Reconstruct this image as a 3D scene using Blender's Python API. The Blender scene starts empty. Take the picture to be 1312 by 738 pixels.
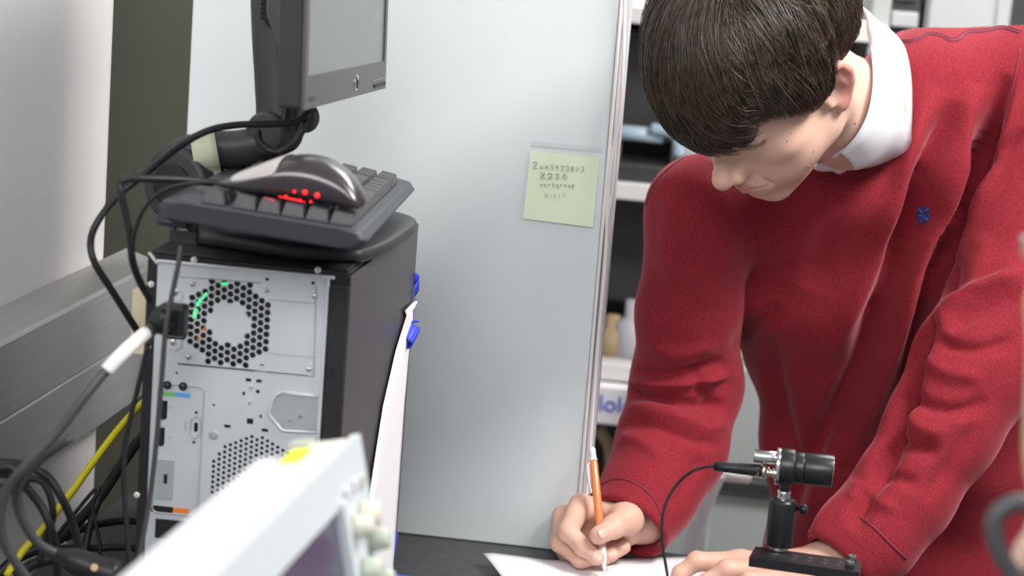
import bpy, bmesh, math, random
import numpy as np
from mathutils import Matrix, Vector
from mathutils.bvhtree import BVHTree
random.seed(4); rng = np.random.RandomState(4)
SC = bpy.context.scene
COL = SC.collection

# ---------------------------------------------------------------- camera
F = 2551.0                                   # focal length in pixels of the 1312 wide frame
def cam_rot(yaw, pitch, roll):
    cy, sy, cp, sp = math.cos(yaw), math.sin(yaw), math.cos(pitch), math.sin(pitch)
    fwd = np.array([-sy*cp, cy*cp, -sp]); right = np.array([cy, sy, 0.]); up = np.cross(right, fwd)
    cr, sr = math.cos(roll), math.sin(roll)
    return np.array([cr*right+sr*up, -sr*right+cr*up, -fwd]).T
CM = cam_rot(math.radians(6.23), math.radians(10.12), math.radians(4.43))
CP = np.array([0, 0, 1.44])
cd = bpy.data.cameras.new('camera'); cam = bpy.data.objects.new('camera', cd); COL.objects.link(cam)
cd.sensor_width = 36; cd.lens = F/1312*36; cd.clip_start = .05
cam.matrix_world = Matrix.Translation(Vector(CP)) @ Matrix(CM.tolist()).to_4x4()
cd.dof.use_dof = True; cd.dof.focus_distance = 1.97; cd.dof.aperture_fstop = 5.6
SC.camera = cam

# ---------------------------------------------------------------- world, lamps, exposure
SC.view_settings.view_transform = 'Standard'; SC.view_settings.look = 'None'
SC.view_settings.gamma = 1; SC.view_settings.use_curve_mapping = False
SC.view_settings.exposure = -0.12
wd = bpy.data.worlds.new('room_light'); SC.world = wd; wd.use_nodes = True
wd.node_tree.nodes['Background'].inputs[0].default_value = (.93, .96, 1, 1)
wd.node_tree.nodes['Background'].inputs[1].default_value = 0.40
def area(name, loc, size, power, color, target):
    l = bpy.data.lights.new(name, 'AREA'); l.shape = 'RECTANGLE'; l.size, l.size_y = size; l.energy = power; l.color = color
    o = bpy.data.objects.new(name, l); COL.objects.link(o); o.location = loc
    o.rotation_euler = (Vector(target)-Vector(loc)).to_track_quat('-Z', 'Y').to_euler()
    return o
area('ceiling_lamp', (1.1, 1.5, 2.6), (.9, .45), 66, (1, .97, .93), (0.4, 2.1, 1.0))
area('ceiling_lamp', (-0.1, -0.7, 2.5), (1.4, .7), 46, (1, .985, .97), (-.3, 2.0, .9))
area('ceiling_lamp', (0.6, 3.3, 2.75), (1.4, .6), 58, (1, .98, .95), (0.4, 3.0, .9))

# ---------------------------------------------------------------- pixel to room
def ray(px, py): return CM @ np.array([(px-656)/F, -(py-369)/F, -1.])
def PY(px, py, Y): r = ray(px, py); return CP + r*(Y/r[1])
def PX(px, py, X): r = ray(px, py); return CP + r*(X/r[0])
def PZ(px, py, Z): r = ray(px, py); return CP + r*((Z-CP[2])/r[2])
def PD(px, py, d): return CP + ray(px, py)*d
def cam2world(p): return np.asarray(p) @ CM.T + CP
def pixcam(px, py, d): return np.array([(px-656)/F*d, -(py-369)/F*d, -d])

# ---------------------------------------------------------------- materials
def mat(name, col, rough=.5, metal=0., var=0., scale=20., bump=0., bscale=200., spec=.5, emit=None, estr=1., trans=0., sheen=0., sub=0., coat=0., stretch=None):
    m = bpy.data.materials.new(name); m.use_nodes = True; nt = m.node_tree; b = nt.nodes['Principled BSDF']
    b.inputs['Base Color'].default_value = (*col, 1); b.inputs['Roughness'].default_value = rough
    b.inputs['Metallic'].default_value = metal; b.inputs['Specular IOR Level'].default_value = spec
    b.inputs['Transmission Weight'].default_value = trans; b.inputs['Coat Weight'].default_value = coat
    if sheen: b.inputs['Sheen Weight'].default_value = sheen; b.inputs['Sheen Roughness'].default_value = .4
    if sub: b.inputs['Subsurface Weight'].default_value = sub; b.inputs['Subsurface Radius'].default_value = (.01, .004, .002); b.inputs['Subsurface Scale'].default_value = 1.
    if emit: b.inputs['Emission Color'].default_value = (*emit, 1); b.inputs['Emission Strength'].default_value = estr
    tc = nt.nodes.new('ShaderNodeTexCoord'); src = tc.outputs['Object']
    if stretch:
        mp = nt.nodes.new('ShaderNodeMapping'); mp.inputs['Scale'].default_value = stretch
        nt.links.new(src, mp.inputs[0]); src = mp.outputs[0]
    if var:
        n = nt.nodes.new('ShaderNodeTexNoise'); n.inputs['Scale'].default_value = scale; n.inputs['Detail'].default_value = 4
        nt.links.new(src, n.inputs['Vector'])
        r = nt.nodes.new('ShaderNodeValToRGB'); r.color_ramp.elements[0].position = .3; r.color_ramp.elements[1].position = .7
        r.color_ramp.elements[0].color = (*[max(0, c*(1-var)) for c in col], 1); r.color_ramp.elements[1].color = (*[min(1, c*(1+var)) for c in col], 1)
        nt.links.new(n.outputs['Fac'], r.inputs[0]); nt.links.new(r.outputs[0], b.inputs['Base Color'])
    if bump:
        n = nt.nodes.new('ShaderNodeTexNoise'); n.inputs['Scale'].default_value = bscale; n.inputs['Detail'].default_value = 3
        nt.links.new(src, n.inputs['Vector'])
        bp = nt.nodes.new('ShaderNodeBump'); bp.inputs['Strength'].default_value = bump; bp.inputs['Distance'].default_value = .002
        nt.links.new(n.outputs['Fac'], bp.inputs['Height']); nt.links.new(bp.outputs[0], b.inputs['Normal'])
    return m
M = {}
M['wall'] = mat('painted_wall', (.80, .775, .77), .32, var=.04, scale=3, bump=.05)
M['shaded_olive'] = mat('shaded_recess_wall', (.12, .118, .088), .6, var=.1, scale=4)  # shade of the gap past the side wall, put into the colour
M['partition'] = mat('partition_paint', (.66, .71, .73), .55, var=.02, scale=5, bump=.03, bscale=400)
M['white_trim'] = mat('white_trim', (.74, .72, .71), .45, var=.03)
M['steel'] = mat('brushed_steel', (.50, .495, .49), .40, .75, var=.06, scale=30, bump=.02, bscale=60, stretch=(8, .3, 8))
M['desk'] = mat('desk_laminate', (.045, .047, .05), .42, var=.2, scale=80, bump=.1)
M['case_black'] = mat('black_case_paint', (.022, .022, .024), .42, var=.15, scale=60, bump=.15, bscale=900, spec=.28)
M['case_side'] = mat('black_side_paint', (.040, .038, .040), .34, var=.1, scale=60, bump=.12, bscale=900)
M['zinc'] = mat('zinc_plated_sheet', (.62, .665, .70), .42, .3, var=.05, scale=14, bump=.03)
M['zinc_dark'] = mat('grey_sheet', (.42, .455, .48), .42, .3, var=.05, scale=14)
M['chrome'] = mat('chrome', (.75, .75, .74), .18, 1.)
M['nickel'] = mat('nickel', (.62, .59, .53), .25, 1.)
M['black_plastic'] = mat('black_plastic', (.018, .018, .020), .4, bump=.08, bscale=700, spec=.28)
M['cable_black'] = mat('cable_black', (.014, .014, .016), .42, spec=.28)
M['clear_tape'] = mat('clear_tape', (.60, .64, .66), .35)
M['cable_grey'] = mat('cable_grey', (.052, .052, .058), .45)
M['dark_plastic'] = mat('charcoal_plastic', (.038, .040, .045), .42, bump=.1, bscale=900, spec=.28)
M['key'] = mat('keycap_plastic', (.060, .061, .068), .45, bump=.05, bscale=900, spec=.28)
M['key_face'] = mat('keyboard_shell', (.030, .034, .042), .38, bump=.08, bscale=900, spec=.28)
M['mouse_top'] = mat('mouse_gloss', (.030, .026, .030), .26, coat=.3)
M['mouse_grey'] = mat('mouse_grey', (.36, .34, .33), .4)
M['red_window'] = mat('red_window', (.10, .008, .008), .2)
M['red_led'] = mat('red_led', (.9, .02, .02), .4, emit=(1, .015, .03), estr=1.3)
M['green_led'] = mat('green_led', (.05, .9, .3), .4, emit=(.02, 1, .28), estr=1.1)
M['screen'] = mat('screen_glass', (.15, .162, .17), .33, var=.03, scale=10, spec=.7)
M['bezel'] = mat('monitor_bezel', (.070, .066, .066), .4, bump=.08, bscale=900)
M['monitor_back'] = mat('monitor_back', (.030, .030, .033), .42, bump=.08, bscale=900, spec=.28)
M['masking'] = mat('masking_tape', (.47, .49, .37), .7, var=.1, scale=60, bump=.3, bscale=300)
M['paper'] = mat('white_paper', (.80, .78, .82), .75, bump=.05, bscale=50)
M['blue_tape'] = mat('blue_tape', (.03, .055, .62), .5, bump=.2, bscale=300)
M['blue_mark'] = mat('blue_print', (.05, .16, .62), .5)
M['sticky'] = mat('sticky_paper', (.74, .83, .63), .75, var=.04, scale=10)
M['pencil_ink'] = mat('graphite', (.20, .21, .19), .7)
M['faint_ink'] = mat('faint_graphite', (.46, .52, .38), .7)
M['scope'] = mat('beige_instrument', (.66, .625, .57), .45, var=.02, scale=8)
M['scope_grey'] = mat('pale_grey_instrument', (.56, .555, .60), .5)
M['scope_blue'] = mat('pale_blue_bezel', (.56, .61, .64), .4)
M['scope_screen'] = mat('dark_violet_screen', (.065, .055, .10), .25)
M['knob_beige'] = mat('beige_knob', (.60, .58, .49), .5)
M['knob_green'] = mat('grey_green_knob', (.42, .47, .39), .5)
M['yellow_label'] = mat('yellow_label', (.80, .80, .03), .6)
M['yellow_cable'] = mat('yellow_cable', (.62, .55, .015), .45)
M['orange_label'] = mat('orange_label', (.75, .22, .04), .5)
M['green_label'] = mat('green_label', (.18, .50, .17), .5)
M['cyan_label'] = mat('cyan_label', (.10, .38, .75), .5)
M['pencil_orange'] = mat('orange_barrel', (.78, .22, .07), .22, coat=.6)
M['clear_plastic'] = mat('clear_plastic', (.9, .80, .76), .15, trans=.15)
M['white_plastic'] = mat('white_plastic', (.78, .77, .75), .4)
M['anodised'] = mat('black_anodised', (.012, .012, .014), .33, bump=.05, bscale=1200)
M['shelf_grey'] = mat('shelf_grey', (.50, .52, .52), .5, var=.04)
M['cabinet'] = mat('cabinet_grey', (.43, .46, .46), .5, var=.04, scale=4)
M['dark_box'] = mat('dark_equipment', (.035, .037, .040), .5, var=.2, scale=15)
M['brown'] = mat('tan_cardboard', (.45, .33, .19), .7)
M['glass_blue'] = mat('pale_blue_plastic', (.42, .55, .66), .3)
M['floor'] = mat('floor_vinyl', (.30, .30, .29), .5, var=.1, scale=12)
M['cream_board'] = mat('cream_board', (.66, .60, .42), .6)
M['skin_far'] = mat('blurred_skin', (.62, .42, .34), .6)

# ---------------------------------------------------------------- builders
def link(name, verts, faces, material, parent=None, smooth=False, world=True):
    me = bpy.data.meshes.new(name); me.from_pydata([tuple(map(float, v)) for v in verts], [], faces); me.update()
    bm = bmesh.new(); bm.from_mesh(me); bmesh.ops.recalc_face_normals(bm, faces=bm.faces); bm.to_mesh(me); bm.free()
    if smooth: me.polygons.foreach_set('use_smooth', [True]*len(me.polygons))
    o = bpy.data.objects.new(name, me); COL.objects.link(o); me.materials.append(material)
    if parent is not None:
        o.parent = parent
        if world: o.matrix_parent_inverse = wm(parent).inverted()
    return o
def wm(o):
    m = Matrix.LocRotScale(o.location, o.rotation_euler, o.scale) if o.get('_m') is None else Matrix([list(r) for r in np.array(o['_m']).reshape(4, 4)])
    if o.parent: m = wm(o.parent) @ o.matrix_parent_inverse @ m
    return m
def tag(o, label, cat, group=None):
    o['label'] = label; o['category'] = cat
    if group: o['group'] = group
    return o
def thing(name, label, cat, loc, group=None):
    o = bpy.data.objects.new(name, None); COL.objects.link(o); o.empty_display_size = .05
    o.location = tuple(map(float, loc)); return tag(o, label, cat, group)
def struct(o): o['kind'] = 'structure'; return o
class G:
    """collects shapes for one mesh"""
    def __init__(s): s.v = []; s.f = []
    def add(s, v, f):
        n = len(s.v); s.v += [tuple(map(float, a)) for a in v]; s.f += [tuple(n+i for i in q) for q in f]; return s
    def box(s, lo, hi, X=None):
        a, b = np.minimum(lo, hi), np.maximum(lo, hi)
        v = [(x, y, z) for x in (a[0], b[0]) for y in (a[1], b[1]) for z in (a[2], b[2])]
        if X is not None: v = [tuple(X(p)) for p in v]
        return s.add(v, [(0, 1, 3, 2), (4, 6, 7, 5), (0, 4, 5, 1), (2, 3, 7, 6), (0, 2, 6, 4), (1, 5, 7, 3)])
    def tube(s, pts, r, n=10, caps=True, flat=1.):
        pts = np.array(pts, float); k = len(pts); rr = np.full(k, r) if np.isscalar(r) else np.array(r)
        t = np.gradient(pts, axis=0); t /= np.linalg.norm(t, axis=1)[:, None]+1e-12
        ref = np.array([0, 0, 1.]) if abs(t[0][2]) < .9 else np.array([1., 0, 0]); u = np.cross(t[0], ref); u /= np.linalg.norm(u)
        v = []
        for i in range(k):
            u = u - t[i]*(u @ t[i]); u /= np.linalg.norm(u); w = np.cross(t[i], u)
            for j in range(n):
                a = 2*math.pi*j/n; v.append(pts[i]+rr[i]*(math.cos(a)*u+flat*math.sin(a)*w))
        f = [(i*n+j, i*n+(j+1) % n, (i+1)*n+(j+1) % n, (i+1)*n+j) for i in range(k-1) for j in range(n)]
        if caps: f += [tuple(range(n))[::-1], tuple((k-1)*n+j for j in range(n))]
        return s.add(v, f)
    def lathe(s, prof, p0, ax, n=24):
        """prof: (distance along axis, radius)"""
        ax = np.array(ax, float); ax /= np.linalg.norm(ax); ref = np.array([0, 0, 1.]) if abs(ax[2]) < .9 else np.array([1., 0, 0])
        u = np.cross(ax, ref); u /= np.linalg.norm(u); w = np.cross(ax, u); p0 = np.array(p0, float); v = []
        for h, r in prof:
            for j in range(n):
                a = 2*math.pi*j/n; v.append(p0+ax*h+max(r, 1e-5)*(math.cos(a)*u+math.sin(a)*w))
        k = len(prof); f = [(i*n+j, i*n+(j+1) % n, (i+1)*n+(j+1) % n, (i+1)*n+j) for i in range(k-1) for j in range(n)]
        f += [tuple(range(n))[::-1], tuple((k-1)*n+j for j in range(n))]
        return s.add(v, f)
    def prism(s, poly, ext):
        """poly: 3D points, ext: extrusion vector"""
        n = len(poly); poly = np.array(poly, float); v = list(poly)+list(poly+np.array(ext))
        return s.add(v, [tuple(range(n))[::-1], tuple(range(n, 2*n))]+[(i, (i+1) % n, n+(i+1) % n, n+i) for i in range(n)])
    def sheet(s, rows, th=None):
        k, n = len(rows), len(rows[0]); v = [p for r in rows for p in r]
        return s.add(v, [(i*n+j, i*n+j+1, (i+1)*n+j+1, (i+1)*n+j) for i in range(k-1) for j in range(n-1)])
    def obj(s, name, m, parent=None, smooth=False, bevel=0., seg=2, solid=0., sub=0, auto=False):
        o = link(name, s.v, s.f, m, parent, smooth)
        if solid: q = o.modifiers.new('thickness', 'SOLIDIFY'); q.thickness = solid; q.offset = 0
        if bevel: q = o.modifiers.new('bevel', 'BEVEL'); q.width = bevel; q.segments = seg; q.limit_method = 'ANGLE'; q.harden_normals = False
        if sub: q = o.modifiers.new('sub', 'SUBSURF'); q.levels = q.render_levels = sub
        return o
def spline(pts, n=8):
    """Catmull-Rom through points"""
    p = np.array(pts, float); p = np.vstack([2*p[0]-p[1], p, 2*p[-1]-p[-2]]); out = []
    for i in range(1, len(p)-2):
        for t in np.linspace(0, 1, n, endpoint=False):
            a, b, c, d = p[i-1], p[i], p[i+1], p[i+2]
            out.append(.5*((2*b)+(c-a)*t+(2*a-5*b+4*c-d)*t*t+(-a+3*b-3*c+d)*t**3))
    out.append(p[-2]); return np.array(out)
def flat_plate(name, outline, holes, th, X, m, parent, bevel=0.):
    """plate with real holes: outline and holes are 2D loops, X maps (u, v, w) to the room"""
    cu = bpy.data.curves.new(name, 'CURVE'); cu.dimensions = '2D'; cu.fill_mode = 'BOTH'
    for loop in [outline]+holes:
        sp = cu.splines.new('POLY'); sp.points.add(len(loop)-1)
        for q, (a, b) in zip(sp.points, loop): q.co = (a, b, 0, 1)
        sp.use_cyclic_u = True
    cu.extrude = th/2
    tmp = bpy.data.objects.new('tmp', cu); COL.objects.link(tmp)
    me = bpy.data.meshes.new_from_object(tmp.evaluated_get(bpy.context.evaluated_depsgraph_get()))
    v = [X((a.co.x, a.co.y, a.co.z)) for a in me.vertices]; f = [tuple(p.vertices) for p in me.polygons]
    bpy.data.objects.remove(tmp); bpy.data.curves.remove(cu)
    return link(name, v, f, m, parent)
def circ(cx, cy, r, n=12, sx=1.): return [(cx+r*sx*math.cos(2*math.pi*i/n), cy+r*math.sin(2*math.pi*i/n)) for i in range(n)]
def rrect(x0, y0, x1, y1, r, n=4):
    out = []
    for cx, cy, a in ((x1-r, y1-r, 0), (x0+r, y1-r, 90), (x0+r, y0+r, 180), (x1-r, y0+r, 270)):
        out += [(cx+r*math.cos(math.radians(a+90*i/n)), cy+r*math.sin(math.radians(a+90*i/n))) for i in range(n+1)]
    return out
# ================================================================ THE ROOM
DZ = .753                                    # desk top height
struct(G().box((-2.6, -1.5, -.05), (3.2, 5.2, 0)).obj('floor', M['floor']))
struct(G().box((-2.6, 4.9, 0), (3.2, 5.0, 2.7)).obj('wall_back', M['wall']))
g = G(); R_ = .045                           # side wall with a rounded free end
out = [(-.80, .2), (-.684, .2)] + [(-.684-R_+R_*math.cos(a), 2.138-R_+R_*math.sin(a)) for a in np.linspace(0, math.pi/2, 8)] + [(-.80, 2.138)]
g.prism([(x, y, 0) for x, y in out], (0, 0, 2.7)); struct(g.obj('wall_left', M['wall']))
struct(G().box((-1.4, 2.55, 0), (-.50, 2.6, 2.7)).obj('wall_recess', M['shaded_olive']))
# steel cable trunking on the side wall
prof = [(-.6835, 1.052), (-.647, 1.040), (-.645, 1.036), (-.645, .966), (-.6465, .965), (-.6465, .9635), (-.645, .9625), (-.645, .892), (-.6835, .892)]
g = G().prism([(x, .25, z) for x, z in prof], (0, 1.93, 0)); o = g.obj('trim_1', M['steel'], bevel=.001); struct(o)

# ================================================================ DESK
desk = thing('desk', 'black laminate lab desk under the computer, papers and hands', 'desk', (.3, 1.4, 0))
G().box((-.682, .35, .723), (1.7, 2.213, DZ)).obj('desktop', M['desk'], desk, bevel=.002)
for x, y in ((-.6, .45), (1.6, .45), (-.6, 2.15), (1.6, 2.15)): G().box((x-.025, y-.025, 0), (x+.025, y+.025, .723)).obj('leg', M['shelf_grey'], desk)

# ================================================================ PARTITION
part = thing('metal_partition', 'tall pale blue-grey metal partition standing behind the computer', 'partition', (-.38, 2.18, DZ))
G().box((-.617, 2.1715, DZ+.0005), (-.1445, 2.197, 1.75)).obj('panel', M['partition'], part, bevel=.0015)
G().box((-.1440, 2.170, DZ+.0005), (-.1405, 2.200, 1.75)).obj('edge_strip', M['white_trim'], part, bevel=.0008)
G().box((-.1400, 2.182, DZ+.0005), (-.1320, 2.206, 1.75)).obj('edge_channel', M['scope_grey'], part, bevel=.001)
g = G().tube(spline([PY(*q, 2.163) for q in ((801, -30), (799, 60), (796, 125), (792, 160), (784, 200), (779, 250), (776, 330), (768, 420), (760, 520), (754, 600), (750, 655))]), .0022, 6)
g.obj('hanging_cord', M['white_trim'], part, True)
G().tube(spline([PY(*q, 2.163) for q in ((797, 120), (790, 170), (786, 230), (778, 290), (771, 380))]), .0014, 6).obj('hanging_cord', M['white_trim'], part, True)

# sticky note
sn = thing('sticky_note', 'pale green-yellow square note with pencil writing on the metal partition', 'note', (-.19, 2.170, 1.165))
W4 = [PY(*q, 2.1705) for q in ((680, 193), (768, 202), (760, 291), (670, 280))]
rows = []
for i in range(9):
    t = i/8; a = W4[0]*(1-t)+W4[3]*t; b = W4[1]*(1-t)+W4[2]*t
    rows.append([a*(1-s)+b*s + np.array([0, -.0022*t**2*(0.4+s*.6)-.0003, 0]) for s in np.linspace(0, 1, 7)])
G().sheet(rows).obj('sheet', M['sticky'], sn, True)
G().box(PY(682, 181, 2.1712)-[0, .0003, 0], PY(772, 195, 2.1712)).obj('clear_tape', M['clear_tape'], sn)
SF = {'2': [[(0, .8), (.3, 1), (.7, .9), (.7, .6), (0, 0), (.8, 0)]], 'U': [[(0, .6), (.1, .1), (.4, 0), (.6, .6), (.65, 0)]], 'A': [[(0, 0), (.35, 1), (.7, 0)], [(.15, .4), (.6, .4)]],
      '3': [[(0, .9), (.5, 1), (.6, .7), (.25, .5), (.65, .3), (.4, 0), (0, .1)]], '4': [[(.1, 1), (0, .5), (.6, .5)], [(.5, 1), (.5, 0)]], '8': [[(.35, .5), (0, .8), (.35, 1), (.65, .8), (.35, .5), (0, .2), (.35, 0), (.65, .2), (.35, .5)]],
      'V': [[(0, 1), (.3, 0), (.65, 1)]], '7': [[(0, 1), (.7, 1), (.2, 0)]], 'Z': [[(0, 1), (.8, 1), (0, 0), (.9, 0)], [(.2, .5), (.7, .5)]], '0': [[(.35, 1), (0, .5), (.35, 0), (.7, .5), (.35, 1)]],
      'w': [[(0, .6), (.2, 0), (.4, .5), (.6, 0), (.8, .6)]], 'o': [[(.3, .6), (0, .3), (.3, 0), (.6, .3), (.3, .6)]], 'r': [[(.1, .6), (.1, 0)], [(.1, .4), (.5, .6)]], 'k': [[(.1, 1), (.1, 0)], [(.6, .6), (.1, .25), (.6, 0)]],
      'g': [[(.6, .5), (.2, .6), (0, .3), (.3, 0), (.6, .3), (.6, -.3), (.1, -.4)]], 'u': [[(0, .6), (.1, 0), (.5, 0), (.55, .6)]], 'p': [[(0, .6), (0, -.5)], [(0, .5), (.4, .6), (.6, .3), (0, .05)]], 'W': [[(0, 1), (.2, 0), (.4, .7), (.6, 0), (.8, 1)]],
      'i': [[(.2, .6), (.2, 0)]], 'n': [[(0, .6), (0, 0)], [(0, .4), (.4, .6), (.5, 0)]], '1': [[(.2, 1), (.2, 0)]], 'P': [[(0, 0), (0, 1), (.5, .9), (.5, .6), (0, .5)]]}
def write(txt, px, py, dx, dy, h, m, w=.0003, dyl=None):
    g = G(); x = px
    for k, c in enumerate(txt):
        for st in SF.get(c, []):
            pts = [(x+a*dx*.8, py+(x-px)*dy-b*h+random.uniform(-.4, .4)) for a, b in st]
            P3 = [PY(a, b, 2.1696-.0022*((b-193)/90)**2) for a, b in pts]
            g.tube(P3, w, 4)
        x += dx*(1.0 if c != 'W' else 1.1)
    g.obj('handwriting', m, sn)
write('2', 683, 216, 8, .1, 8.5, M['pencil_ink'], .00042)
write('UA34228V7', 692, 216.5, 6.6, .08, 6.5, M['pencil_ink'])
write('Z230', 692, 229, 9.6, .04, 7, M['pencil_ink'], .00040)
write('workgroup', 692, 239, 5.2, .02, 5.5, M['pencil_ink'])
write('Win10', 698, 253, 5.6, .0, 6, M['faint_ink'])

# ================================================================ COMPUTER TOWER
TX0, TX1, TY0, TY1, TZ1 = -.4825, -.311, 1.600, 1.930, 1.153
pc = thing('desktop_computer', 'black desktop computer tower with its silver rear panel facing us', 'computer', (-.397, 1.765, DZ))
g = G().box((TX0, TY0+.012, DZ), (TX1-.0012, TY1, TZ1-.0015)); g.obj('chassis', M['case_black'], pc, bevel=.002)
def XZ(px, py, Y=TY0): p = PY(px, py, Y); return p[0], p[2]
# side panel with hinge notch, frame of the rear
g = G().prism([(TX1-.001, TY0+.001, DZ), (TX1-.001, TY1-.01, DZ), (TX1-.001, TY1+.004, DZ+.1), (TX1-.001, TY1+.004, TZ1-.004), (TX1-.001, TY0+.001, TZ1-.004)], (.003, 0, 0))
g.obj('side_panel', M['case_side'], pc, bevel=.0012)
G().box((TX0, TY0+.004, TZ1-.0012), (TX1-.002, TY1, TZ1+.001)).obj('top_panel', M['case_black'], pc, bevel=.001)
bx0, bx1, bz1 = XZ(199, 400)[0], XZ(416, 400)[0], XZ(300, 343)[1]
def fp(u): return (u[0], TY0+.002-u[2]*1., u[1])
flat_plate('rear_frame', [(TX0, DZ), (TX1-.001, DZ), (TX1-.001, TZ1-.001), (TX0, TZ1-.001)], [[(bx0, DZ+.01), (bx1, DZ+.01), (bx1, bz1-.003), (bx1-.003, bz1), (bx0+.0, bz1+.001)]], .004, fp, M['case_black'], pc)
G().box((bx1+.0035, TY0-.0035, DZ), (XZ(446, 400)[0], TY0-.0003, bz1-.006)).obj('access_panel_fold', M['case_black'], pc, bevel=.002)
G().prism([(x, TY0-.0045, z) for x, z in (XZ(421.5, 471), XZ(427.5, 471), XZ(427, 483), XZ(421, 482))], (0, .002, 0)).obj('lock_slot', M['anodised'], pc)
G().box((bx1+.0005, TY0-.0028, DZ), (bx1+.003, TY0-.0002, bz1-.001)).obj('zinc_rail', M['zinc'], pc, bevel=.0006)
G().box((bx0, TY0-.0022, bz1-.0015), (bx1+.007, TY0-.0002, bz1+.0012)).obj('zinc_lip', M['zinc'], pc, bevel=.0006)
G().prism([(x, TY0-.002, z) for x, z in (XZ(190, 324), XZ(193, 322), XZ(204, 336), XZ(201, 338))], (0, .002, 0)).obj('zinc_corner', M['zinc'], pc)
# the zinc back plate, every hole real
holes = []; s1 = lambda px, py, r, n=12: circ(*XZ(px, py), r, n)
def rc(px0, py0, px1, py1):
    a = XZ(px0, py0); b = XZ(px1, py1); return [(a[0], a[1]), (b[0], a[1]), (b[0], b[1]), (a[0], b[1])]
cx, cz = XZ(293, 414.5); ang = math.radians(0)
pitch = .00625
for i in range(-7, 8):
    for j in range(-8, 9):
        u = i*pitch*.866; v = (j+(i % 2)*.5)*pitch
        if abs(u) > .0325 or abs(v) > .0345 or abs(u)+abs(v) > .0525 or math.hypot(u, v) < .0180: continue
        holes.append([(cx+u+0.0030*math.cos(math.radians(60*k)), cz+v+0.0030*math.sin(math.radians(60*k))) for k in range(6)])
vx, vz = XZ(326, 617)
for i in range(-12, 13):
    for j in range(-12, 13):
        u = i*.00455; v = (j+(i % 2)*.5)*.00455
        if math.hypot(u, v) < .0405 and not (i == 3 and j == 4): holes.append(circ(vx+u, vz+v, .00165, 8))
for px, py, r in ((342, 358, .0016), (401, 363, .0016), (226, 478, .0011), (330, 502, .0018), (273.5, 519, .0012), (251, 529, .0014), (248, 567, .0014), (356, 520.5, .0007), (355.5, 526, .0007)): holes.append(s1(px, py, r))
for q in ((314.6, 484.5, 321.5, 489.5), (328, 486, 335, 491), (310.5, 502, 313.5, 507), (316, 536, 324, 544), (287, 544, 295, 549), (335, 549, 343, 554), (332.5, 531, 335, 536), (207, 513, 213.5, 537), (203.5, 547.5, 210, 571), (248.5, 541.5, 253, 554)): holes.append(rc(*q))
plate_o = [(bx0, DZ+.01), (bx1, DZ+.01), (bx1, bz1), (bx0, bz1)]
flat_plate('rear_panel', plate_o, holes, .0012, lambda u: (u[0], TY0+.0012-u[2], u[1]), M['zinc'], pc)
# void behind the holes and the lit fan behind the grille
G().box((bx0+.001, TY0+.0045, DZ+.011), (bx1-.001, TY0+.011, bz1-.001)).obj('inner_cavity', M['anodised'], pc)
fan = G().lathe([(0, .0), (0, .017), (.002, .017), (.002, .0)], (cx, TY0+.0022, cz), (0, 1, 0), 24).obj('fan_hub', M['zinc'], pc)
g = G()
for k in range(9):
    a0 = k*2*math.pi/9
    g.add([(cx+r*math.cos(a0+da), TY0+.0035+dy, cz+r*math.sin(a0+da)) for r, da, dy in ((.017, 0, 0), (.031, -.15, 0), (.031, .35, .001), (.017, .45, .001))], [(0, 1, 2, 3)])
g.obj('fan_blades', M['black_plastic'], pc, solid=.0003)
def arc(r, a0, a1, n=10): return [(cx+r*math.cos(math.radians(a)), TY0+.0030, cz+r*math.sin(math.radians(a))) for a in np.linspace(a0, a1, n)]
G().tube(arc(.0310, 132, 158), .0014, 6).tube(arc(.0305, 163, 178), .0017, 6).obj('green_light', M['green_led'], pc)
G().tube(arc(.0335, 96, 106, 4), .0010, 6).obj('green_light', M['green_led'], pc)
G().tube([(XZ(252, 437)[0], TY0+.003, XZ(252, 437)[1]), (XZ(256, 427)[0], TY0+.003, XZ(256, 427)[1]), (XZ(266, 417)[0], TY0+.003, XZ(266, 417)[1])], .0012, 6).obj('orange_wire', M['orange_label'], pc)
# raised plates, seams, emboss frames
def bar(name, a, b, w, proud=.0008, m='zinc_dark'):
    pa, pb = PY(*a, TY0+.0004), PY(*b, TY0+.0004); return G().tube([pa, pb], w, 4).obj(name, M[m], pc)
bar('panel_seam', (222, 354), (334, 362.5), .0005); bar('panel_seam', (228, 466), (326, 475), .0007, m='anodised'); bar('panel_seam', (326, 475), (402, 482.5), .0006, m='chrome')
bar('panel_seam', (402, 482), (405, 366), .0005); bar('panel_seam', (342, 384), (404, 389), .0003); bar('panel_seam', (341, 452), (402, 458), .0003)
def ring(name, pts, r, m): return G().tube(np.array([PY(*p, TY0+.0002) for p in pts+[pts[0], pts[1]]]), r, 6).obj(name, M[m], pc, True)
def rr(px0, py0, px1, py1, r, sh=.095, sv=-.05): return [(a+(b-py0)*sv, b+(a-px0)*sh) for a, b in rrect(px0, py0, px1, py1, r)]
ring('embossed_recess', [(410, 508), (360, 503), (352, 508), (345, 526), (345, 532), (360, 550), (366, 552), (408, 554)], .0016, 'zinc')
g = G().prism([tuple(PY(*p, TY0-.0003)) for p in ((410, 510), (361, 505), (354, 510), (348, 527), (348, 531), (361, 548), (367, 550), (408, 552))], (0, .0006, 0)); g.obj('embossed_recess', M['zinc_dark'], pc)
for px, py, r in ((385, 533, .0017), (372, 538, .0013)): G().lathe([(0, r), (.0015, r*.8)], PY(px, py, TY0-.0004), (0, -1, 0), 12).obj('screw', M['chrome'], pc)
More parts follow.
